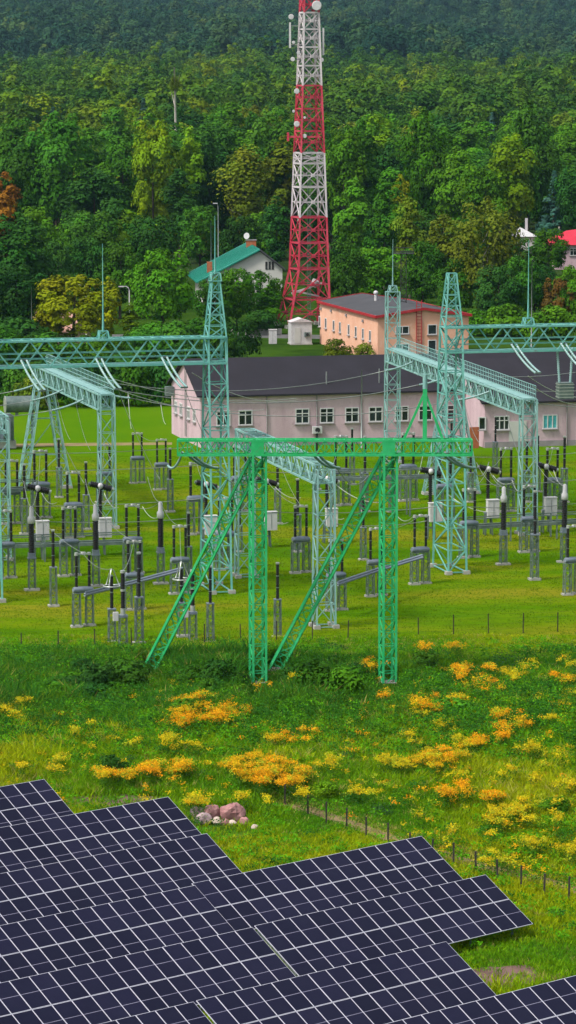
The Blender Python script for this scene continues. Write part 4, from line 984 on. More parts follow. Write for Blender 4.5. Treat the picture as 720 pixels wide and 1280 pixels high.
PM = panel_mesh(); ZT = 2.3
nrm = er.cross(up_s)
rot = Matrix((er, up_s, nrm)).transposed().to_4x4()
def table(corner, right, ncol, label, pw=.98):
    PW = pw; psc = Matrix.Diagonal((pw / .98, 1, 1, 1))
    c = atz(corner[0], corner[1], ZT); TRc = c if right else c + er * (PW * ncol)
    base = Vector((TRc.x, TRc.y, 0)); g = thing('solar_table', label, 'solar panels', base, 0, 'solar tables')
    top = UZ * ZT
    for i in range(ncol):
        for j in range(2):
            o = bpy.data.objects.new('solar_panel', PM); COL.objects.link(o); o.parent = g
            cc = top - er * (PW * (i + .5)) - up_s * ((PL + .025) * (j + .5)) + nrm * random.uniform(-.004, .004)
            o.matrix_local = Matrix.Translation(cc) @ rot @ psc
    b = MB(); ln = ncol * PW
    for k in (.35, 1.3, 2.15, 3.1):
        a = top - up_s * k - nrm * .06; b.bar(a, a - er * ln, .06, M['galv'], .08)
    k = .6
    while k < ln:
        for dd in (.55, 2.75):
            a = top - er * k - up_s * dd - nrm * .12; b.bar((a.x, a.y, -.2), a, .1, M['galv'])
        b.bar(top - er * k - up_s * .2 - nrm * .14, top - er * k - up_s * 3.3 - nrm * .14, .08, M['galv']); k += 2.6
    b.build('support_frame', g)
table((55, 974), True, 14, 'solar table at the far left corner of the array, farthest back row')
table((210, 996), True, 14, 'solar table just below the pile of pink boulders, second row from the back')
table((258.3, 1041.7), True, 15, 'solar table whose right corner touches the grass under the boulders, third row from the back')
table((243.5, 1106.5), True, 15, 'solar table on the left half of the fourth row, ending mid-array beside another table')
table((526.7, 1045), True, 14, 'solar table standing at the back right, its top edge in front of the wire fence', 1.008)
table((315, 1159), True, 15, 'solar table on the left side of the fifth row, starting at the left edge')
table((606.7, 1093.3), True, 14, 'solar table with the rightmost free corner casting shade on the grass')
table((241.5, 1252), True, 14, 'solar table cut by the lower left bottom edge', .963)
table((557.3, 1176.7), True, 14, 'solar table with its right edge beside the bare earth patch', .963)
q = atz(720, 1219, ZT) + er * 3.2
for k, lab in ((q, 'solar table cut by the bottom right corner of the picture'),):
    d_ = k - Vector((0, 0, H)); fw = d_.y * math.cos(P) - d_.z * math.sin(P); upv = d_.y * math.sin(P) + d_.z * math.cos(P)
    table((360 + FPX * d_.x / fw, 640 - FPX * upv / fw), True, 14, lab)

# ------------------------------------------------------------------ boulders
def boulder(x, yb, w_, h_, m, label, seed, dp=.8):
    base = atz(x, yb); rr = random.Random(seed); b = MB(); n, k = 14, 9; vs = []; fs = []
    ph = [rr.uniform(0, 6.3) for _ in range(6)]
    dirs = [Vector((rr.gauss(0, 1), rr.gauss(0, 1), rr.gauss(0, 1))).normalized() for _ in range(9)]
    for i in range(k + 1):
        th = math.pi * i / k
        for j in range(n):
            an = 2 * math.pi * j / n; d = Vector((math.sin(th) * math.cos(an), math.sin(th) * math.sin(an), math.cos(th)))
            r_ = 1.0
            for dd in dirs:
                t = d.dot(dd)
                if t > .62: r_ = min(r_, .62 / t * 1.18)
            r_ *= 1 + .04 * math.sin(5 * an + ph[0] + 3 * th)
            vs.append((d.x * r_ * w_ / 2, d.y * r_ * w_ / 2 * dp, h_ * .42 + d.z * r_ * h_ * .6))
    for i in range(k):
        for j in range(n): fs.append((i * n + j, i * n + (j + 1) % n, (i + 1) * n + (j + 1) % n, (i + 1) * n + j))
    b.add(vs, [f[::-1] for f in fs], m); o = b.build('boulder'); o.location = base; o.rotation_euler = (0, 0, rr.uniform(-.3, .3)); tag(o, label, 'boulder', 'boulders in the pile behind the solar tables')
boulder(247, 1024, .8, .75, M['stonepale'], 'pale pink-grey boulder at the left end of the pile', 1)
boulder(253, 1030, 1.05, .60, M['stonepale'], 'low grey-pink boulder in front at the left end of the pile', 2)
boulder(265, 1027, 1.0, .98, M['stonepink'], 'upright pink boulder in the middle left of the pile', 3)
boulder(291, 1027, 1.42, 1.1, M['stonepink'], 'largest pink slab leaning at the right of the pile', 14)
boulder(306, 1032, 0.57, 0.52, M['stonepink'], 'small pink-brown rock at the right end of the pile', 5)
boulder(271, 1031, 0.55, 0.48, M['stonecream'], 'small cream rock in front of the upright pink boulder', 6)
boulder(291, 1032, 0.53, 0.30, M['stonecream'], 'flat white stone in front of the largest pink slab', 7)
boulder(318, 1036, 0.41, 0.25, M['stonecream'], 'lone white stone lying on the grass right of the pile', 8)
boulder(280, 1031, 0.57, 0.32, M['stonepink'], 'low brown rock between the two cream stones', 9)

# ------------------------------------------------------------------ foliage
rng = np.random.default_rng(11)
def leaf_quads(centers, sizes, normals, rg, asp=.75):
    n = len(centers); r1 = rg.normal(size=(n, 3)); t = np.cross(normals, r1); t /= np.linalg.norm(t, axis=1, keepdims=True) + 1e-9
    b = np.cross(normals, t); s = sizes[:, None]
    v = np.stack([centers - t * s * .5, centers + b * s * asp * .5, centers + t * s * .5, centers - b * s * asp * .5], 1)
    return v.reshape(-1, 3)
def crown_mesh(name, h, r, z0, nlobe, per, ls, seed, shape='oval', mat='leaf', lob=.34, vmin=.74, vmax=1.34, rnd=.22):
    """lobes of leaf faces: each lobe a ragged shell, lobes spread over an uneven crown outline"""
    rg = np.random.default_rng(seed); C = []; RL = []; hh = h - z0
    for i in range(nlobe):
        t = (i + rg.uniform(.1, .9)) / nlobe; a = i * 2.399 + rg.uniform(-.7, .7)
        if shape == 'oval': e = np.sqrt(max(0, 1 - (2 * t - 1) ** 2)) * (1.08 - .3 * t)
        elif shape == 'round': e = np.sqrt(max(0, 1 - (2 * t - 1) ** 2)) ** .7
        elif shape == 'cone': e = (1 - t) * 1.05 + .02
        elif shape == 'weep': e = np.sqrt(max(0, 1 - (2 * t - 1) ** 2))
        else: e = np.sqrt(max(0, 1 - t ** 2))
        e *= 1 + .2 * np.sin(3 * a + 7 * t + seed)
        rl = r * lob * rg.uniform(.65, 1.3) * (max(.35, e) if shape != 'cone' else max(.3, e * .9))
        q = max(0, e * r - rl * .8) * (rg.uniform(.1, 1) ** .4); C.append((q * np.cos(a), q * np.sin(a), z0 + hh * (.06 + .88 * t))); RL.append(rl)
    C = np.array(C); RL = np.array(RL); n = len(C); w = RL ** 2 / np.mean(RL ** 2)
    cnt = np.maximum(12, (per * w).astype(int)); idx = np.repeat(np.arange(n), cnt); m = len(idx)
    d = rg.normal(size=(m, 3)); d /= np.linalg.norm(d, axis=1, keepdims=True); d[:, 2] = np.where(d[:, 2] < -.35, -d[:, 2], d[:, 2])
    rad = RL[idx] * (.55 + .55 * rg.beta(2.5, 1.4, m)) * (1 + .22 * np.sin(5 * d[:, 0] + 3 * seed + idx) * np.cos(6 * d[:, 1] + idx))
    zs = 1.15 if shape in ('weep',) else .85
    pos = C[idx] + d * rad[:, None] * np.array([1, 1, zs])
    if shape == 'weep': pos[:, 2] -= np.abs(rg.normal(size=m)) * RL[idx] * .9
    mid = np.array([0, 0, z0 + hh * .4]); o2 = pos - mid; o2 /= np.linalg.norm(o2, axis=1, keepdims=True) + 1e-6
    nr_ = d * .75 + o2 * .35 + np.array([0, 0, .2]) + rg.normal(size=(m, 3)) * rnd
    nr_ /= np.linalg.norm(nr_, axis=1, keepdims=True)
    v = leaf_quads(pos, ls * rg.uniform(.55, 1.4, m), nr_, rg)
    cv = rg.uniform(vmin, vmax, n); k = cv[idx] * rg.uniform(.86, 1.14, m); warm = rg.uniform(.88, 1.16, n)[idx]
    c = np.stack([k * warm, k, k * rg.uniform(.7, 1.2, m), np.ones(m)], 1)
    return np_mesh(name, v, m, M[mat], 'v', np.repeat(c, 4, 0))
def trunk_mesh(name, h, r, mat, seed, limbs=7, fork=False):
    rr = random.Random(seed); b = MB(); m = M[mat]
    if fork:
        for k in range(4):
            a = k * 1.6 + rr.uniform(-.3, .3); pts = [(0, 0, 0), (.3 * math.cos(a), .3 * math.sin(a), h * .12), (h * .09 * math.cos(a), h * .09 * math.sin(a), h * .35), (h * .2 * math.cos(a), h * .16 * math.sin(a), h * .72)]
            b.tube(pts, r * .8, m, 7, r * .2)
    else:
        pts = [(0, 0, -.3), (rr.uniform(-.1, .1), rr.uniform(-.1, .1), h * .3), (rr.uniform(-.25, .25), rr.uniform(-.2, .2), h * .65), (rr.uniform(-.3, .3), rr.uniform(-.3, .3), h * .93)]
        b.tube(pts, r, m, 8, r * .15)
    for k in range(limbs):
        t = .3 + .6 * k / limbs; a = rr.uniform(0, 6.28); ln = h * .22 * (1.1 - t)
        z = h * t; b.tube([(0, 0, z), (ln * .5 * math.cos(a), ln * .5 * math.sin(a), z + ln * .35), (ln * math.cos(a), ln * math.sin(a), z + ln * .9)], r * .35 * (1.15 - t), m, 5, r * .08)
    return b.mesh(name)
TP_ = {}
def proto(key, crowns, trunks): TP_[key] = (crowns, trunks)
# forest trees (nominal 25 m high)
proto('tall', [crown_mesh('crown', 25, 4.6, 6, 24, 210, .58, s, 'oval', lob=.46) for s in (1, 2, 3, 4)], [trunk_mesh('trunk', 22, .3, 'bark', s) for s in (1, 2)])
proto('broad', [crown_mesh('crown', 22, 6.2, 4, 30, 210, .60, s, 'round', lob=.40) for s in (5, 6, 7)], [trunk_mesh('trunk', 19, .36, 'bark', s) for s in (3, 4)])
proto('birch', [crown_mesh('crown', 24, 3.8, 6, 26, 170, .50, s, 'weep', lob=.44) for s in (8, 9)], [trunk_mesh('trunk', 22, .24, 'birch', s) for s in (5, 6)])
proto('spruce', [crown_mesh('crown', 22, 4.0, 1, 70, 130, .42, 10, 'cone', lob=.34)], [trunk_mesh('trunk', 21, .28, 'bark', 7, 3)])
# nearer trees (nominal 12 m high)
proto('near', [crown_mesh('crown', 12, 5.2, 1.6, 46, 130, .46, s, 'round', lob=.30) for s in (12, 13)], [trunk_mesh('trunk', 10.5, .26, 'bark', s) for s in (8, 9)])
proto('nearcol', [crown_mesh('crown', 12, 2.2, .8, 26, 100, .42, s, 'oval', lob=.5) for s in (14, 15)], [trunk_mesh('trunk', 11, .16, 'bark', s) for s in (10,)])
proto('willow', [crown_mesh('crown', 17, 7.0, 3.4, 44, 130, .5, 16, 'weep', lob=.27)], [trunk_mesh('trunk', 16, .34, 'birch', 11, 5, True)])
proto('bush', [crown_mesh('foliage', 3, 2.4, .2, 20, 110, .28, s, 'dome', lob=.38) for s in (17, 18, 19)], [trunk_mesh('stem', 2.2, .07, 'bark', 12, 4)])
NOM = dict(tall=(25, 4.6), broad=(22, 6.2), birch=(24, 3.8), spruce=(22, 4.0), near=(12, 5.2), nearcol=(12, 2.2), willow=(17, 7.0), bush=(3, 2.4))
DARK = (.024, .090, .012); MID = (.042, .135, .010); GRN = (.060, .180, .008); BRT = (.110, .225, .006); YEL = (.200, .240, .005); OLV = (.100, .150, .010); BLU = (.045, .115, .080); RST = (.170, .095, .018); AUT = (.28, .12, .010)
def tree(kind, loc, hgt, wid, colr, label, group=None, name=None, cat='tree', seed=None):
    rr = random.Random(seed if seed is not None else hash((round(loc[0], 2), round(loc[1], 2))) & 0xffff)
    crowns, trunks = TP_[kind]; nh, nr0 = NOM[kind]
    g = thing(name or ('shrub' if kind == 'bush' else 'spruce_tree' if kind == 'spruce' else 'birch_tree' if kind in ('birch', 'willow') else 'broadleaf_tree'), label, cat, loc, rr.uniform(0, 6.28), group)
    g.scale = (wid / (2 * nr0), wid / (2 * nr0), hgt / nh)
    c = bpy.data.objects.new('foliage' if kind == 'bush' else 'crown', rr.choice(crowns)); COL.objects.link(c); c.parent = g
    j = rr.uniform(.74, 1.28); c.color = (colr[0] * j * rr.uniform(.88, 1.14), colr[1] * j, colr[2] * j * rr.uniform(.85, 1.2), 1)
    t = bpy.data.objects.new('stem' if kind == 'bush' else 'trunk', rr.choice(trunks)); COL.objects.link(t); t.parent = g
    return g
def ptree(kind, x, yt, yb, wpx, colr, label, group=None, cat=None, name=None, Y=None):
    if Y is None:
        b_ = atz(x, yb)
        if b_.y > 595:       # on the rising ground: walk the ray
            r_ = ray(x, yb)
            for t in np.arange(560, 1800, 2):
                q = Vector((0, 0, H)) + r_ * (t / r_.y)
                if q.z <= gz(q.x, q.y): b_ = q; break
    else: b_ = Vector((aty(x, yb, Y).x, Y, gz(0, Y)))
    z = gz(b_.x, b_.y); top = aty(x, yt, b_.y); sc_ = b_.y / 4136
    return tree(kind, (b_.x, b_.y, z), max(1, top.z - z), wpx * sc_, colr, label, group, name, cat or ('shrub' if kind == 'bush' else 'tree'))
NT = [
 ('near', 204, 309, 424, 96, GRN, 'big round dark green tree behind the left portal beam'),
 ('near', 92, 342, 438, 112, YEL, 'bushy yellow-green tree in front of the small tiled house'),
 ('nearcol', 136, 340, 430, 36, YEL, 'narrow yellow-green tree behind the left lightning rod'),
 ('nearcol', 163, 376, 432, 30, BRT, 'small light green conical tree under the curved street lamp'),
 ('broad', 14, 262, 405, 100, DARK, 'large dark tree filling the left edge above the portal beam'),
 ('near', 62, 300, 400, 62, DARK, 'dark green round tree left of the yellow-green tree'),
 ('tall', 8, 210, 350, 52, AUT, 'rusty orange autumn tree at the left edge'),
 ('near', 112, 296, 392, 70, DARK, 'dark tree behind the two street lamps'),
 ('near', 296, 334, 412, 56, GRN, 'leafy green tree hiding the front of the green-roofed house'),
 ('nearcol', 336, 352, 410, 36, GRN, 'leafy green tree between the white gable and the mast'),
 ('near', 264, 347, 415, 54, MID, 'dark leafy tree left of the green-roofed house front'),
 ('near', 430, 300, 398, 60, MID, 'dark green tree just right of the mast behind the orange building'),
 ('tall', 440, 215, 372, 58, GRN, 'tall green tree right of the mast'),
 ('tall', 480, 218, 374, 58, MID, 'tall mid-green tree behind the orange building roof'),
 ('tall', 512, 240, 380, 50, OLV, 'olive tree behind the dark floodlight pole'),
 ('near', 470, 308, 392, 84, GRN, 'broad green tree behind the orange roof ridge'),
 ('near', 528, 300, 394, 60, MID, 'dark bushy tree behind the orange gable apex'),
 ('tall', 556, 262, 392, 62, OLV, 'dark olive tree left of the forked birch'),
 ('willow', 603, 240, 404, 108, OLV, 'large spreading birch with pale forked trunk behind the right portal beam'),
 ('near', 688, 284, 352, 52, GRN, 'small dark round tree in front of the red-roofed house'),
 ('spruce', 692, 208, 318, 62, BLU, 'blue-green spruce above the red-roofed house'),
 ('broad', 636, 162, 300, 84, BRT, 'large bright green tree above the pale-roofed house'),
 ('broad', 573, 180, 305, 70, GRN, 'rounded green tree left of the large bright green tree'),
 ('near', 696, 346, 412, 50, RST, 'rust-brown tree at the right edge above the portal beam'),
 ('near', 650, 318, 410, 64, MID, 'mid-green tree behind the thin pole on the right'),
 ('bush', 634, 380, 420, 80, GRN, 'round green shrub in front of the forked birch'),
 ('bush', 594, 388, 420, 50, GRN, 'green shrub at the right end of the orange building'),
 ('near', 715, 330, 412, 50, GRN, 'green tree at the right edge beside the rust-brown tree'),
 ('bush', 222, 400, 446, 74, MID, 'wide dark shrub left of the mast foot'),
 ('bush', 180, 410, 448, 60, MID, 'wide dark shrub under the big round tree'),
 ('bush', 300, 402, 450, 52, DARK, 'dark shrub on the lawn before the pink roof'),
 ('bush', 420, 424, 450, 42, OLV, 'olive shrub under the orange long wall'),
 ('bush', 455, 428, 452, 30, OLV, 'small brownish shrub at the orange building corner'),
 ('bush', 60, 415, 448, 90, MID, 'wide shrub below the yellow-green tree at left'),
 ('bush', 120, 418, 448, 70, GRN, 'rounded shrub below the left lightning rod'),
 ('bush', 4, 410, 452, 70, MID, 'dark shrub at the left edge behind the portal beam'),
 ('bush', 40, 470, 512, 60, OLV, 'yellow-olive shrub behind the left bus gantry'),
 ('near', 224, 345, 405, 36, DARK, 'small dark tree at the left eave of the green-roofed house'),
 ('tall', 395, 232, 370, 52, DARK, 'dark tree directly behind the mast'),
 ('tall', 345, 240, 365, 50, DARK, 'dark tree left behind the mast'),
 ('bush', 150, 262, 312, 90, BRT, 'bright green thicket on the slope above the left trees'),
 ('bush', 206, 264, 316, 80, BRT, 'bright green thicket on the slope below the yellow birch'),
 ('bush', 250, 272, 322, 70, OLV, 'olive thicket on the slope left of the tall poles'),
 ('bush', 100, 270, 322, 80, GRN, 'dark green thicket on the slope at left'),
 ('bush', 70, 290, 335, 60, GRN, 'green thicket behind the utility pole'),
 ('broad', 192, 144, 290, 66, (.135, .215, .005), 'bright yellow-green tree at the forest front on the left'),
 ('tall', 238, 152, 292, 44, BRT, 'slim bright green tree beside the yellow-green forest tree'),
 ('birch', 308, 172, 300, 74, OLV, 'pale weeping birch at the forest front left of the mast'),
 ('broad', 75, 133, 300, 92, MID, 'wide forest tree with light top left of the dark gap'),
 ('broad', 20, 140, 290, 80, MID, 'wide forest tree at the left edge of the forest front'),
 ('broad', 118, 205, 315, 84, DARK, 'dark round tree low at the forest front on the left'),
 ('tall', 262, 160, 300, 50, DARK, 'dark tall tree at the forest front between birch and yellow tree'),
 ('tall', 225, 205, 312, 60, DARK, 'dark tree low at the forest front behind the poles'),
 ('broad', 330, 262, 340, 60, GRN, 'green tree above the green roof chimney'),
 ('tall', 500, 214, 330, 34, YEL, 'slim yellowish tree at the forest front right of the mast'),
 ('broad', 530, 130, 270, 70, GRN, 'broad light green tree standing above the right forest front'),
 ('broad', 660, 120, 262, 72, MID, 'dark green broad tree behind the large bright one'),
 ('broad', 716, 150, 280, 60, GRN, 'green forest tree behind the spruce at the right edge'),
 ('tall', 455, 140, 290, 60, MID, 'tall dark forest tree right of the mast at mid-height'),
 ('broad', 430, 150, 300, 62, GRN, 'green forest tree touching the mast on its right'),
 ('broad', 340, 128, 310, 74, MID, 'tall forest tree rising just left of the mast'),
 ('broad', 154, 165, 310, 70, MID, 'rounded mid-green tree between the dark gap and the yellow tree'),
 ('broad', 45, 190, 312, 80, GRN, 'fresh green tree low in the forest front at far left'),
 ('broad', 285, 215, 318, 66, DARK, 'dark tree standing low behind the two tall poles'),
 ('broad', 395, 190, 318, 66, MID, 'mid-green tree filling the forest directly behind the mast'),
 ('broad', 488, 175, 310, 60, DARK, 'dark round tree at the forest front right of the mast'),
 ('broad', 606, 205, 318, 60, GRN, 'fresh green tree between the two rounded trees at right'),
 ('broad', 712, 205, 322, 50, DARK, 'dark tree behind the red roof at the right edge'),
 ('birch', 545, 190, 315, 44, OLV, 'olive birch at the forest front above the orange roof'),
 ('near', 20, 330, 436, 90, DARK, 'dark spreading tree at the left edge behind the utility pole'),
 ('near', 64, 348, 436, 44, OLV, 'olive bush-like tree in front of the tiled house gable'),
 ('near', 150, 300, 398, 70, MID, 'mid-green tree behind the big round dark tree, left'),
 ('near', 185, 268, 372, 90, DARK, 'dark spreading tree on the slope under the bright thickets'),
 ('near', 110, 262, 360, 90, MID, 'mid-green spreading tree on the slope at left'),
 ('near', 250, 255, 345, 70, MID, 'mid-green tree on the slope left of the chimney'),
 ('near', 40, 255, 350, 80, GRN, 'green spreading tree below the rusty autumn tree'),
 ('near', 300, 268, 350, 60, DARK, 'dark tree behind the green roof'),
 ('near', 405, 300, 396, 50, DARK, 'dark low tree behind the mast legs'),
 ('near', 450, 262, 360, 80, DARK, 'dark spreading tree right of the mast at mid-height'),
 ('near', 520, 262, 352, 90, MID, 'mid-green spreading tree behind the olive trees'),
 ('near', 580, 270, 362, 70, DARK, 'dark tree behind the forked birch, left'),
 ('near', 575, 320, 404, 70, MID, 'mid-green tree behind the right portal peak'),
 ('near', 622, 330, 412, 66, DARK, 'dark tree under the forked birch'),
 ('near', 668, 330, 400, 60, DARK, 'dark tree behind the rust-brown tree'),
 ('near', 346, 346, 402, 30, GRN, 'small leafy tree between the white gable and the mast legs'),
 ('near', 318, 336, 408, 56, MID, 'leafy green tree covering the lower right of the green-roofed house'),
 ('near', 280, 343, 414, 52, GRN, 'leafy green tree covering the long wall of the green-roofed house'),
 ('near', 652, 296, 356, 54, MID, 'round green tree in front of the small pale-roofed house'),
 ('bush', 200, 402, 440, 90, GRN, 'long green hedge shrub left of the spired tower peak'),
 ('bush', 250, 398, 436, 70, MID, 'green hedge shrub right of the big round tree'),
 ('bush', 24, 396, 446, 90, DARK, 'dark hedge shrub at the left edge under the trees'),
 ('bush', 690, 382, 424, 80, GRN, 'low green shrub on the right above the portal beam'),
 ('bush', 560, 384, 412, 60, DARK, 'dark shrub behind the right end of the orange roof'),
 ('bush', 270, 392, 425, 60, DARK, 'dark hedge shrub in front of the green-roofed house'),
 ('bush', 325, 388, 418, 60, DARK, 'dark hedge shrub beside the mast foot'),
 ('bush', 236, 424, 462, 60, DARK, 'dark shrub behind the pink gable'),
 ('bush', 272, 412, 452, 60, MID, 'mid-green shrub right of the spired tower'),
 ('bush', 150, 440, 480, 90, DARK, 'dark long shrub under the left portal beam'),
 ('bush', 90, 446, 484, 80, MID, 'green shrub seen through the left bus gantry'),
]
FRONT = {(192, 144): 668, (238, 152): 672, (308, 172): 662, (75, 133): 676, (20, 140): 680, (118, 205): 652, (262, 160): 676, (225, 205): 654, (530, 130): 684, (660, 120): 690, (700, 160): 672, (455, 140): 680, (430, 150): 676, (500, 214): 655, (636, 162): 664, (573, 180): 660, (694, 212): 656, (606, 205): 652, (712, 205): 668}
for k_, x, yt, yb, wpx, colr, lab in NT: ptree(k_, x, yt, yb, wpx, colr, lab, Y=FRONT.get((x, yt)))
for k, (x, yt, w_) in enumerate(((-8, 446, 70), (28, 455, 64), (62, 448, 70), (98, 454, 66), (132, 446, 74), (168, 452, 66), (200, 446, 62), (228, 450, 48))):
    ptree('bush', x, yt, 506 + (k % 2) * 2, w_, (DARK, MID, DARK, MID)[k % 4], 'dark tall shrub in the hedge along the back of the left lawn', 'hedge along the back of the left lawn', 'shrub', 'shrub')
# the snag
q = Vector((aty(219, 145, 840).x, 840, gz(0, 840))); g = thing('birch_tree', 'bare pale birch trunk rising above the forest canopy on the left', 'tree', q); hh = aty(219, 84, 840).z - q.z
b = MB(); b.tube([(0, 0, 0), (.1, 0, hh * .6), (-.15, 0, hh)], .42, M['birch'], 7, .2); b.tube([(-.05, 0, hh * .8), (1.2, .3, hh * .95)], .16, M['birch'], 5, .05); b.tube([(-.05, 0, hh * .72), (-1.2, .3, hh * .86)], .14, M['birch'], 5, .05); b.build('trunk', g)
c = bpy.data.objects.new('crown', TP_['birch'][0][0]); COL.objects.link(c); c.parent = g; c.scale = (.45, .45, .25); c.location = (0, 0, hh * .78); c.color = rgba(OLV)

# forest belts: the trees that show largest, each one its own
random.seed(21)
def frustum_x(Y, m=8): return (-(360 / 4136) * Y - m, (360 / 4136) * Y + m)
cand = []
Y = 694.0
while Y < 1320:
    x0, x1 = frustum_x(Y, 16); step = 11.6 if Y < 800 else 11.6
    x = x0 + random.uniform(0, step)
    while x < x1:
        cand.append((x + random.uniform(-1.8, 1.8), Y + random.uniform(-4, 4))); x += step * random.uniform(.85, 1.2)
    Y += 15 if Y < 800 else 20
def blocked(x, Y):
    px_ = 360 + x / Y * 4136
    if 640 < px_ < 740 and Y < 700: return True
    if 92 < px_ < 165 and 760 < Y < 850: return True
    return False
BELTS = [(655, 760, 'forest front edge'), (760, 900, 'second rank of forest'), (900, 1330, 'upper rank of forest')]
PAL = [(DARK, 'dark green', .26), (MID, 'mid-green', .30), (GRN, 'fresh green', .22), (OLV, 'olive green', .11), (BRT, 'light yellowish green', .11)]
KN = dict(tall='slender broadleaf tree', broad='round-topped broadleaf tree', birch='birch with drooping crown', spruce='dark spruce')
nfor = 0; fcount = 0
random.shuffle(cand); cand.sort(key=lambda q: q[1])
for x, Y in cand:
    if blocked(x, Y): continue
    if fcount >= 240: break
    YLAST = Y
    fcount += 1
    r_ = random.random(); kind = 'broad' if r_ < .45 else 'tall' if r_ < .85 else 'birch' if r_ < .96 else 'spruce'
    cum = 0; rp = random.random()
    for colr, cn, pr in PAL:
        cum += pr
        if rp <= cum: break
    if kind == 'spruce': colr, cn = BLU, 'bluish'
    belt = [b_ for b_ in BELTS if Y - 4.1 < b_[1]][0][2]
    px_ = 360 + x / Y * 4136; side = 'left of the mast' if px_ < 380 else 'right of the mast'
    hgt = random.uniform(14, 27) * (1 if kind != 'broad' else .92)
    tree(kind, (x, Y, gz(x, Y)), hgt, random.uniform(9.5, 14) if kind != 'broad' else random.uniform(12.5, 18), colr, '%s %s, %s, %s' % (cn, KN[kind], belt, side), 'forest trees: %s %s, %s, %s' % (cn, kind, belt, side), seed=fcount)
YFAR = YLAST + 6

# far wood: one mass, instanced points
def tree_field(x, y):
    return (math.sin(x / 23 + y / 61 + 1.2 * math.sin(y / 47)) + math.sin(x / 41 - y / 83 + 2) + .8 * math.sin(x / 13 + y / 29)) / 2.8
def far_forest(ya, yb_, leaf, label, seed, big):
    pts = []; scl = []; rotv = []; idx = []; tone = []
    Y = ya
    rg = random.Random(seed)
    while Y < yb_:
        fx0, fx1 = frustum_x(Y, 14); x0, x1 = frustum_x(Y, 46 + .05 * Y); step = 10.6 if Y < 1600 else 11.6 if Y < 2060 else 14.0
        x = x0 + rg.uniform(0, step)
        while x < x1:
            xx = x + rg.uniform(-2.5, 2.5); yy = Y + rg.uniform(-6, 6)
            if yy < YFAR and fx0 < xx < fx1: x += step; continue
            pts.append((xx, yy, gz(xx, yy) - .5)); fld = tree_field(xx, yy); scl.append((rg.uniform(.72, 1.25) + .22 * fld) * big * 1.14); tone.append(min(1, max(0, .48 + .30 * tree_field(xx * 1.7 + 90, yy * .6) + rg.gauss(0, .24)))); rotv.append((0, 0, rg.uniform(0, 6.28))); idx.append(rg.randrange(6))
            x += step * rg.uniform(.8, 1.2)
        Y += 15 if Y < 1600 else 20 if Y < 2600 else 25
    col = bpy.data.collections.new('far_tree_kinds')
    for i in range(6):
        kind = ('round', 'oval', 'round', 'oval', 'oval', 'round')[i]
        me = crown_mesh('far_crown', (18, 21, 19, 23, 20, 16)[i], (5.6, 4.6, 6.2, 5.0, 4.4, 5.4)[i], 3, 9 if big < 1.05 else 6, 95 if big < 1.05 else 80, 1.0 * big, seed * 10 + i, kind, leaf, lob=.52 if big < 1.05 else .64)
        o = bpy.data.objects.new('far_crown', me); col.objects.link(o)
    me = bpy.data.meshes.new('forest'); me.from_pydata(pts, [], [])
    a = me.attributes.new('scl', 'FLOAT', 'POINT'); a.data.foreach_set('value', scl)
    a = me.attributes.new('rotv', 'FLOAT_VECTOR', 'POINT'); a.data.foreach_set('vector', np.array(rotv, dtype=np.float32).ravel())
    a = me.attributes.new('tone', 'FLOAT', 'POINT'); a.data.foreach_set('value', tone)
    a = me.attributes.new('kind', 'INT', 'POINT'); a.data.foreach_set('value', idx)
    o = bpy.data.objects.new('forest', me); COL.objects.link(o)
    ng = bpy.data.node_groups.new('forest_points', 'GeometryNodeTree')
    ng.interface.new_socket('Geometry', in_out='INPUT', socket_type='NodeSocketGeometry'); ng.interface.new_socket('Geometry', in_out='OUTPUT', socket_type='NodeSocketGeometry')
    gi = ng.nodes.new('NodeGroupInput'); go = ng.nodes.new('NodeGroupOutput')
    ci = ng.nodes.new('GeometryNodeCollectionInfo'); ci.inputs['Collection'].default_value = col; ci.inputs['Separate Children'].default_value = True; ci.inputs['Reset Children'].default_value = True
    ip = ng.nodes.new('GeometryNodeInstanceOnPoints'); ip.inputs['Pick Instance'].default_value = True
    def na(n, t):
        k = ng.nodes.new('GeometryNodeInputNamedAttribute'); k.data_type = t; k.inputs['Name'].default_value = n; return k.outputs['Attribute']
    ng.links.new(gi.outputs[0], ip.inputs['Points']); ng.links.new(ci.outputs[0], ip.inputs['Instance'])
    ng.links.new(na('scl', 'FLOAT'), ip.inputs['Scale']); ng.links.new(na('kind', 'INT'), ip.inputs['Instance Index'])
    er_ = ng.nodes.new('FunctionNodeEulerToRotation'); ng.links.new(na('rotv', 'FLOAT_VECTOR'), er_.inputs[0]); ng.links.new(er_.outputs[0], ip.inputs['Rotation'])
    ng.links.new(ip.outputs[0], go.inputs[0])
    md = o.modifiers.new('points', 'NODES'); md.node_group = ng
    tag(o, label, 'forest', None, 'stuff')
    print('far trees', len(pts))
far_forest(430, 2050, 'farleaf', 'sunlit green wood covering the lower hillside behind the mast', 5, 1.0)
far_forest(2060, 4700, 'hazedleaf', 'dark wood coloured haze-blue on the distant ridge along the top of the picture', 6, 1.3)

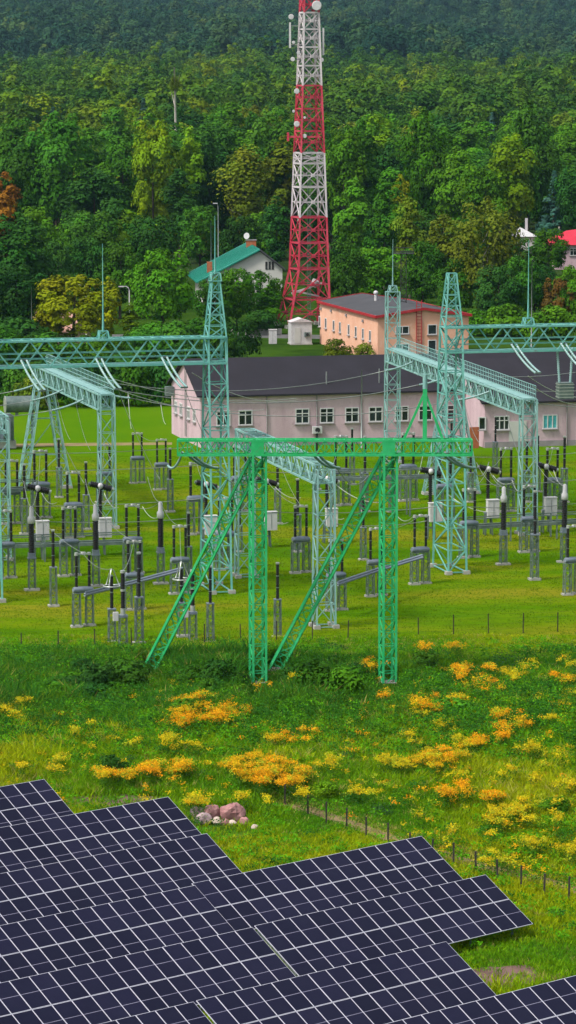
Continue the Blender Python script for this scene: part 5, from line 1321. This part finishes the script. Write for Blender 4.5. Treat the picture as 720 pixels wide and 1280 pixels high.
# ------------------------------------------------------------------ meadow
def fbm(x, y, seed, sc_=1.0):
    rg = np.random.default_rng(seed); v = np.zeros_like(x); amp = 1; tot = 0
    for o in range(5):
        for _ in range(3):
            a = rg.uniform(0, 2 * np.pi); f = sc_ * 2 ** o * rg.uniform(.7, 1.3); v += amp * np.sin((x * np.cos(a) + y * np.sin(a)) * f + rg.uniform(0, 6.28)); tot += amp * .6
        amp *= .6
    return v / tot
def blades(name, X, Y, hh, lean, wdt, col, nb, rg, mat, spread):
    n = len(X); idx = np.repeat(np.arange(n), nb); m = n * nb
    bx = X[idx] + rg.normal(size=m) * spread[idx]; by = Y[idx] + rg.normal(size=m) * spread[idx]
    h = hh[idx] * rg.uniform(.55, 1.15, m); a = rg.uniform(0, 2 * np.pi, m); ln = lean[idx] * rg.uniform(.1, 1.0, m) * h
    tx = bx + np.cos(a) * ln; ty = by + np.sin(a) * ln; a2 = rg.uniform(0, 2 * np.pi, m); w = wdt[idx] * rg.uniform(.7, 1.3, m)
    wx = np.cos(a2) * w / 2; wy = np.sin(a2) * w / 2; z = np.zeros(m)
    mx = bx * .5 + tx * .5 - np.cos(a) * ln * .15; my = by * .5 + ty * .5 - np.sin(a) * ln * .15
    v = np.stack([np.stack([bx - wx * .6, by - wy * .6, z], 1), np.stack([mx + wx, my + wy, h * .6], 1), np.stack([tx, ty, h], 1), np.stack([mx - wx, my - wy, h * .6], 1)], 1).reshape(-1, 3)
    c = col[idx] * rg.uniform(.75, 1.3, (m, 1)); c = np.concatenate([c, np.ones((m, 1))], 1); c = np.repeat(c, 4, 0)
    return np_mesh(name, v, m, mat, 'col', c)
rg = np.random.default_rng(3)
def project(X, Y, Z=0):
    dz = Z - H; fw = Y * math.cos(P) - dz * math.sin(P); up = Y * math.sin(P) + dz * math.cos(P)
    return 360 + FPX * X / fw, 640 - FPX * up / fw
NTU = 84000
Yr = np.sqrt(rg.uniform(118 ** 2, 223 ** 2, NTU)); Xr = rg.uniform(-1, 1, NTU) * (Yr * .09 + 6)
px_, py_ = project(Xr, Yr)
edge = 221 + 1.5 * fbm(Xr, Yr, 9, .3)
keep = Yr < edge
keep &= ~((np.abs(px_ - 278) < 40) & (py_ > 1016) & (py_ < 1052) & (rg.uniform(size=NTU) < .8))
for (cx, cy_, rx, ry) in ((628, 1222, 46, 15), (150, 1003, 72, 8), (-2, 1262, 40, 9)):
    d2 = ((px_ - cx) / rx) ** 2 + ((py_ - cy_) / ry) ** 2; keep &= ~((d2 < 1) & (rg.uniform(size=NTU) < .85))
keep &= ~((np.abs(py_ - 2 - np.interp(px_, [300, 385, 500, 620, 720, 800], [1000, 1012, 1050, 1088, 1110, 1128])) < 5) & (px_ > 345) & (rg.uniform(size=NTU) < .72))
Xr, Yr, px_, py_ = Xr[keep], Yr[keep], px_[keep], py_[keep]
n1 = fbm(Xr, Yr * .7, 21, .25); n2 = fbm(Xr, Yr * .6, 22, .7); n3 = fbm(Xr, Yr, 23, .12)
def sm(x, a, b): t = np.clip((x - a) / (b - a), 0, 1); return t * t * (3 - 2 * t)
tallband = sm(py_, 815, 835) * (1 - sm(py_, 890, 930)) * np.clip(.75 + .6 * n1, 0, 1) * (1 - .6 * sm(px_, 500, 560))
midband = sm(py_, 900, 940) * (1 - sm(py_, 985, 1010))
short = sm(py_, 1010, 1040)
hh = .28 + .25 * np.clip(n2 + .4, 0, 1.2) + .75 * tallband + .30 * np.clip(n1, 0, 1) + .15 * midband
strip = 1 - sm(py_, 812, 832)
hh = hh * (1 - .55 * strip) * (1 - .35 * short)
tuft = (rg.uniform(size=len(Xr)) < .03 + .06 * tallband) & (py_ < 985); hh = hh * np.where(tuft, rg.uniform(1.15, 1.5, len(Xr)), 1) * rg.uniform(.7, 1.25, len(Xr))
foot = np.zeros_like(px_)
for fx_, fy_ in ((322, 853), (484, 853), (187, 836), (344, 837)): foot = np.maximum(foot, np.exp(-((px_ - fx_) / 17.0) ** 2) * (py_ > fy_ - 6) * (py_ < fy_ + 34))
hh *= 1 - .86 * np.clip(foot * 1.6, 0, 1)
# the mown way behind the diagonal fence
fl_ = np.interp(px_, [300, 385, 500, 620, 720, 800], [1000, 1012, 1052, 1090, 1112, 1130]); way = np.exp(-((py_ - fl_ + 2) / 9.0) ** 2) * (px_ > 340); hh *= 1 - .6 * way
dk = np.array([.035, .150, .014]); gr = np.array([.095, .285, .005]); br = np.array([.205, .385, .003]); ye = np.array([.40, .43, .006]); st = np.array([.40, .35, .09])
t1 = np.clip(.5 + .75 * n2 + .25 * rg.normal(size=len(Xr)), 0, 1)[:, None]
col = gr * (1 - t1) + br * t1
ty = np.clip(1.0 * n1 + .6 * n3 + .26 + .35 * sm(py_, 985, 1100) + .2 * rg.normal(size=len(Xr)), 0, .85)[:, None]; col = col * (1 - ty) + ye * ty
td = np.clip(tallband * 1.0 + .35 * np.clip(-n1, 0, 1) + .1 * rg.normal(size=len(Xr)), 0, .95)[:, None]; col = col * (1 - td) + dk * td
col = np.where((tuft & (tallband > .2))[:, None], np.array([.045, .180, .016]), col)
ts = ((rg.uniform(size=len(Xr)) < .04 + .5 * way + .12 * strip + .12 * np.clip(n3 * midband * 2, 0, 1)))[:, None] * .8; col = col * (1 - ts) + st * ts
me = blades('grass', Xr, Yr, hh, np.full(len(Xr), .95), .04 + .025 * hh, col, 12, rg, M['grass'], np.full(len(Xr), .16))
o = bpy.data.objects.new('grass', me); COL.objects.link(o); tag(o, 'rough meadow grass and weeds between solar tables and substation', 'grass', None, 'stuff')
# broadleaf weeds: leafy clumps through the meadow
nw = 20000
Yw = np.sqrt(rg.uniform(140 ** 2, 219 ** 2, nw)); Xw = rg.uniform(-1, 1, nw) * (Yw * .09 + 5); pxw, pyw = project(Xw, Yw)
m1 = fbm(Xw, Yw * .7, 21, .25); band = sm(pyw, 812, 832) * (1 - sm(pyw, 900, 990))
footw = np.zeros_like(pxw)
for fx_, fy_ in ((322, 853), (484, 853), (187, 836), (344, 837)): footw = np.maximum(footw, np.exp(-((pxw - fx_) / 17.0) ** 2) * (pyw > fy_ - 6) * (pyw < fy_ + 34))
k = (rg.uniform(size=nw) > footw * 1.8) & (rg.uniform(size=nw) < np.clip(.12 + .9 * band * (.6 + m1) + .2 * m1, .04, 1)); Xw, Yw, pxw, pyw, band = Xw[k], Yw[k], pxw[k], pyw[k], band[k]
nl_ = 44; idx = np.repeat(np.arange(len(Xw)), nl_); m_ = len(idx); hw = (.45 + .75 * band * rg.uniform(.5, 1.1, len(Xw)))
pos = np.stack([Xw[idx] + rg.normal(size=m_) * .22, Yw[idx] + rg.normal(size=m_) * .22, hw[idx] * rg.beta(2.2, 1.3, m_) + .05], 1)
nn = rg.normal(size=(m_, 3)) * .6 + np.array([0, -.2, .8]); nn /= np.linalg.norm(nn, axis=1, keepdims=True)
v = leaf_quads(pos, rg.uniform(.08, .19, m_), nn, rg, .55)
cw = np.where((rg.uniform(size=len(Xw)) < .55 * band + .1)[:, None], np.array([.034, .140, .012]), np.array([.085, .270, .006])); cw = cw * rg.uniform(.7, 1.4, (len(Xw), 1))
cc = np.concatenate([cw[idx] * rg.uniform(.75, 1.3, (m_, 1)), np.ones((m_, 1))], 1)
o = bpy.data.objects.new('weeds', np_mesh('weeds', v, m_, M['grass'], 'col', np.repeat(cc, 4, 0))); COL.objects.link(o); tag(o, 'dark leafy weeds crowding round the green portal feet', 'weeds', None, 'stuff')
nm_ = 400; Ym = np.sqrt(rg.uniform(148 ** 2, 217 ** 2, nm_)); Xm = rg.uniform(-1, 1, nm_) * (Ym * .09 + 5); pxm, pym = project(Xm, Ym)
okm = np.ones(nm_, bool)
for fx_, fy_ in ((322, 853), (484, 853), (187, 836), (344, 837)): okm &= ~((np.abs(pxm - fx_) < 26) & (pym > fy_ - 10) & (pym < fy_ + 36))
okm &= ~((pym > 980) & (pxm < 345)); okm &= pym < np.interp(pxm, [300, 385, 500, 620, 720, 800], [985, 1000, 1040, 1078, 1100, 1118]) - 6
Xm, Ym, pym = Xm[okm], Ym[okm], pym[okm]; nm_ = len(Xm); bm = sm(pym, 815, 835) * (1 - sm(pym, 905, 960))
rm = rg.uniform(.35, 1.0, nm_) * (1 + .6 * bm); hm_ = rg.uniform(.35, .75, nm_) * (1 + .75 * bm); per_m = (240 * rm ** 1.5 + 60).astype(int); idx = np.repeat(np.arange(nm_), per_m); m_ = len(idx)
d = rg.normal(size=(m_, 3)); d /= np.linalg.norm(d, axis=1, keepdims=True); d[:, 2] = np.abs(d[:, 2]); rr_ = (.7 + .4 * rg.uniform(size=m_)) * (1 + .2 * np.sin(5 * d[:, 0] + idx) * np.cos(4 * d[:, 1] + idx))
pos = np.stack([Xm[idx] + d[:, 0] * rm[idx] * rr_, Ym[idx] + d[:, 1] * rm[idx] * rr_, .04 + d[:, 2] * hm_[idx] * rr_ + np.abs(rg.normal(size=m_)) * .07], 1)
nn = d * .8 + np.array([0, 0, .3]) + rg.normal(size=(m_, 3)) * .35; nn /= np.linalg.norm(nn, axis=1, keepdims=True)
v = leaf_quads(pos, rg.uniform(.08, .2, m_), nn, rg, .5)
pal_m = np.array([[.036, .150, .014], [.060, .200, .010], [.110, .270, .006], [.190, .310, .005], [.045, .120, .030]]); pm_ = rg.choice(5, nm_, p=[.28, .27, .22, .15, .08]); pm_ = np.where((bm > .5) & (rg.uniform(size=nm_) < .5), 0, pm_)
cc = np.concatenate([pal_m[pm_][idx] * rg.uniform(.8, 1.2, (m_, 1)), np.ones((m_, 1))], 1)
o = bpy.data.objects.new('weed_clumps', np_mesh('weed_clumps', v, m_, M['grass'], 'col', np.repeat(cc, 4, 0))); COL.objects.link(o); tag(o, 'rounded clumps of nettles and other weeds across the meadow', 'weeds', None, 'stuff')
# goldenrod patches
PATCH = [(262, 884, 52, 20, 1.0, 1), (240, 893, 30, 10, .8, 1), (22, 872, 26, 10, .7, 0), (40, 888, 50, 9, .6, 0), (95, 905, 26, 7, .5, 0), (182, 962, 62, 11, .95, 1), (130, 965, 30, 9, .6, 1), (330, 955, 52, 15, .9, 1), (345, 968, 40, 12, .9, 1), (370, 916, 36, 9, .7, 1), (465, 826, 22, 5, .7, 1), (523, 806, 14, 4, .8, 1), (570, 805, 16, 4, .7, 1), (598, 838, 34, 9, .8, 1), (640, 838, 34, 10, .55, 0), (600, 853, 20, 7, .9, 1), (545, 873, 30, 13, .85, 1), (489, 864, 19, 6, .9, 1), (638, 899, 28, 13, .95, 1), (612, 922, 40, 7, .8, 1), (514, 888, 34, 8, .5, 0), (548, 945, 38, 13, .85, 1), (490, 955, 40, 13, .45, 0), (570, 984, 20, 7, .9, 1), (630, 1010, 36, 12, .45, 0), (672, 1010, 30, 18, .6, 0), (620, 965, 60, 14, .3, 0), (690, 826, 40, 8, .5, 0), (710, 860, 20, 8, .5, 0), (300, 996, 66, 8, .55, 0), (395, 950, 30, 12, .5, 0), (250, 930, 60, 10, .25, 0), (700, 945, 60, 30, .2, 0), (420, 985, 60, 20, .2, 0), (660, 1060, 70, 18, .3, 0), (610, 990, 20, 5, .6, 1), (160, 925, 60, 12, .3, 0), (580, 1030, 60, 20, .25, 0), (705, 980, 30, 8, .6, 0), (238, 998, 24, 6, .6, 1), (640, 855, 30, 6, .7, 1), (700, 840, 20, 8, .7, 1), (75, 955, 60, 12, .15, 0), (680, 880, 40, 18, .25, 0), (400, 840, 60, 10, .12, 0), (560, 915, 60, 18, .3, 0)]
fx = []; fy = []; fo = []; fhh = []
for (cx, cy_, rx, ry, den, org) in PATCH:
    ksub = max(3, int(rx * ry * den ** 1.2 / (30 if org else 40)))
    for _k in range(ksub):
        a = rg.uniform(0, 2 * np.pi); q0 = rg.uniform(0, 1) ** .5; sx_ = cx + rx * .95 * q0 * np.cos(a); sy_ = cy_ + ry * .95 * q0 * np.sin(a) + .12 * (sx_ - cx) * rg.uniform(-1, 1)
        srx = rg.uniform(3.5, 13); sry = srx * rg.uniform(.35, .6); n = int(srx * sry * (.48 if org else .34) * rg.uniform(.4, 1.2)) + 2; tone = np.clip(org * rg.uniform(.35, 1.25), 0, 1.2); hb = rg.uniform(.55, 1.05); ph_ = rg.uniform(0, 6.28)
        for _ in range(n):
            a = rg.uniform(0, 2 * np.pi); q = rg.uniform(0, 1) ** .6; lob_ = 1 + .35 * np.sin(3 * a + ph_); x = sx_ + srx * q * lob_ * np.cos(a); y = sy_ + sry * q * lob_ * np.sin(a)
            h_ = hb + .35 * (1 - q * q) + rg.uniform(-.15, .12); g_ = atz(x, y, h_); fx.append(g_.x); fy.append(g_.y); fo.append(tone); fhh.append(h_)
for _ in range(1500):
    y = rg.uniform(835, 1110); x = rg.uniform(-20, 740)
    if fbm(np.array([x * .05]), np.array([y * .12]), 41)[0] < .05: continue
    if y > 1000 and (x < 380 or y > np.interp(x, [300, 385, 500, 620, 720, 800], [1000, 1012, 1052, 1090, 1112, 1130]) - 8): continue
    fhh.append(rg.uniform(.6, .85)); g_ = atz(x, y, .7); fx.append(g_.x); fy.append(g_.y); fo.append(0 if rg.uniform() < .7 else 1)
fx = np.array(fx); fy = np.array(fy); fo = np.array(fo)
nf = len(fx); fh = np.array(fhh)
# flower plumes: many small florets per head
nq = 26; idx = np.repeat(np.arange(nf), nq); m_ = len(idx)
pos = np.stack([fx[idx] + rg.normal(size=m_) * .12, fy[idx] + rg.normal(size=m_) * .15, fh[idx] + rg.normal(size=m_) * .07 - .04], 1)
nn = rg.normal(size=(m_, 3)) * .5 + np.array([0, -.3, .9]); nn /= np.linalg.norm(nn, axis=1, keepdims=True)
v = leaf_quads(pos, rg.uniform(.05, .105, m_), nn, rg, .8)
oc = np.array([.66, .27, .005]); yc = np.array([.46, .38, .007]); gc = np.array([.30, .36, .015])
tt = np.clip(fo * .85 + rg.normal(size=nf) * .2, 0, 1)[:, None]; hc = yc * (1 - tt) + oc * tt
pale = (rg.uniform(size=nf) < .18)[:, None]; hc = np.where(pale, gc, hc) * rg.uniform(.75, 1.2, (nf, 1))
cc = np.concatenate([hc[idx] * rg.uniform(.7, 1.25, (m_, 1)), np.ones((m_, 1))], 1)
fm_ = np_mesh('goldenrod', v, m_, M['flower'], 'col', np.repeat(cc, 4, 0))
nq = 22; idx = np.repeat(np.arange(nf), nq); m_ = len(idx)
pos = np.stack([fx[idx] + rg.normal(size=m_) * .17, fy[idx] + rg.normal(size=m_) * .17, fh[idx] * rg.uniform(.08, .9, m_)], 1)
nn = rg.normal(size=(m_, 3)) * .7 + np.array([0, -.2, .5]); nn /= np.linalg.norm(nn, axis=1, keepdims=True)
v = leaf_quads(pos, rg.uniform(.08, .17, m_), nn, rg, .35)
lc = np.array([.060, .160, .010]) * rg.uniform(.7, 1.3, (m_, 1)); cc = np.concatenate([lc, np.ones((m_, 1))], 1)
o = bpy.data.objects.new('goldenrod', fm_); COL.objects.link(o); tag(o, 'drifts of orange and yellow goldenrod in flower across the meadow', 'flowers', None, 'stuff')
o = bpy.data.objects.new('goldenrod_leaves', np_mesh('goldenrod_leaves', v, m_, M['grass'], 'col', np.repeat(cc, 4, 0))); COL.objects.link(o); tag(o, 'green stems and leaves under the goldenrod flowers', 'flowers', None, 'stuff')
# shrubs in the meadow
for x, yb, hpx, wpx, colr, lab in ((118, 872, 36, 70, DARK, 'dark low shrub left of the slanting green stay foot'), (160, 866, 36, 74, MID, 'leafy shrub beside the foot of the left green stay'), (245, 862, 26, 50, MID, 'round shrub between the left stay foot and the orange goldenrod'), (276, 866, 34, 64, DARK, 'dark shrub just left of the left green mast foot'), (392, 872, 38, 84, MID, 'wide dark shrub between the two green masts'), (430, 880, 40, 76, GRN, 'fresh green shrub left of the right green mast'), (446, 858, 24, 44, DARK, 'low dark shrub just left of the right green mast foot'), (530, 840, 20, 50, MID, 'low shrub right of the right green mast'), (694, 1020, 20, 44, GRN, 'dark green shrub at the right edge of the meadow'), (140, 972, 24, 40, DARK, 'dark shrub under the orange goldenrod above the solar tables'), (232, 905, 26, 60, GRN, 'green shrub below the orange goldenrod'), (565, 900, 24, 60, GRN, 'low green shrub right of the middle of the meadow'), (60, 880, 24, 60, GRN, 'low green shrub near the left edge of the meadow'), (410, 1000, 20, 40, BRT, 'small bright shrub near the start of the diagonal fence')):
    b_ = atz(x, yb); s_ = b_.y / 4136; tree('bush', b_, hpx * s_ * 1.25, wpx * s_ * 1.1, colr, lab, None, 'shrub', 'shrub')
rs_ = random.Random(77)
for k in range(40):
    x, yb = rs_.uniform(70, 480), rs_.uniform(838, 884)
    if any(abs(x - a) < 24 for a in (322, 484, 187, 344)): continue
    b_ = atz(x, yb); s_ = b_.y / 4136; tree('bush', b_, rs_.uniform(16, 32) * s_, rs_.uniform(34, 70) * s_, rs_.choice((DARK, MID, MID, GRN)), 'low leafy shrub in the dense thicket round the green portal feet', 'shrubs round the green portal feet', 'shrub', 'shrub', seed=500 + k)
# short lawn tufts near the front of the yard, too fine to count
nt_ = 22000
Yl = rg.uniform(219, 330, nt_); Xl = rg.uniform(-1, 1, nt_) * (Yl * .09 + 6); l1 = fbm(Xl * .4, Yl, 31, .3)
cl = np.array([.075, .165, .002]) * (1 - np.clip(l1, 0, 1))[:, None] + np.array([.165, .185, .008]) * np.clip(l1, 0, 1)[:, None]
o = bpy.data.objects.new('lawn_grass', blades('lawn_grass', Xl, Yl, np.full(nt_, .07) + .04 * np.clip(l1, 0, 1), np.full(nt_, .8), np.full(nt_, .05), cl, 8, rg, M['grass'], np.full(nt_, .3))); COL.objects.link(o); tag(o, 'short mown grass of the substation yard', 'grass', None, 'stuff')

# ------------------------------------------------------------------ haze
hm, nt = new_mat('thin_haze')
pv = nt.nodes.new('ShaderNodeVolumePrincipled'); pv.inputs['Color'].default_value = (.42, .72, 1, 1); pv.inputs['Density'].default_value = .00003; pv.inputs['Anisotropy'].default_value = .2
o_ = nt.nodes.new('ShaderNodeOutputMaterial'); L(nt, pv.outputs[0], o_.inputs['Volume'])
HAZE = True
if HAZE:
    b = MB(); b.box((0, 2700, 139), (5000, 6100, 280), hm); o = b.build('haze'); tag(o, 'thin bluish air over the far wood', 'haze', None, 'stuff')
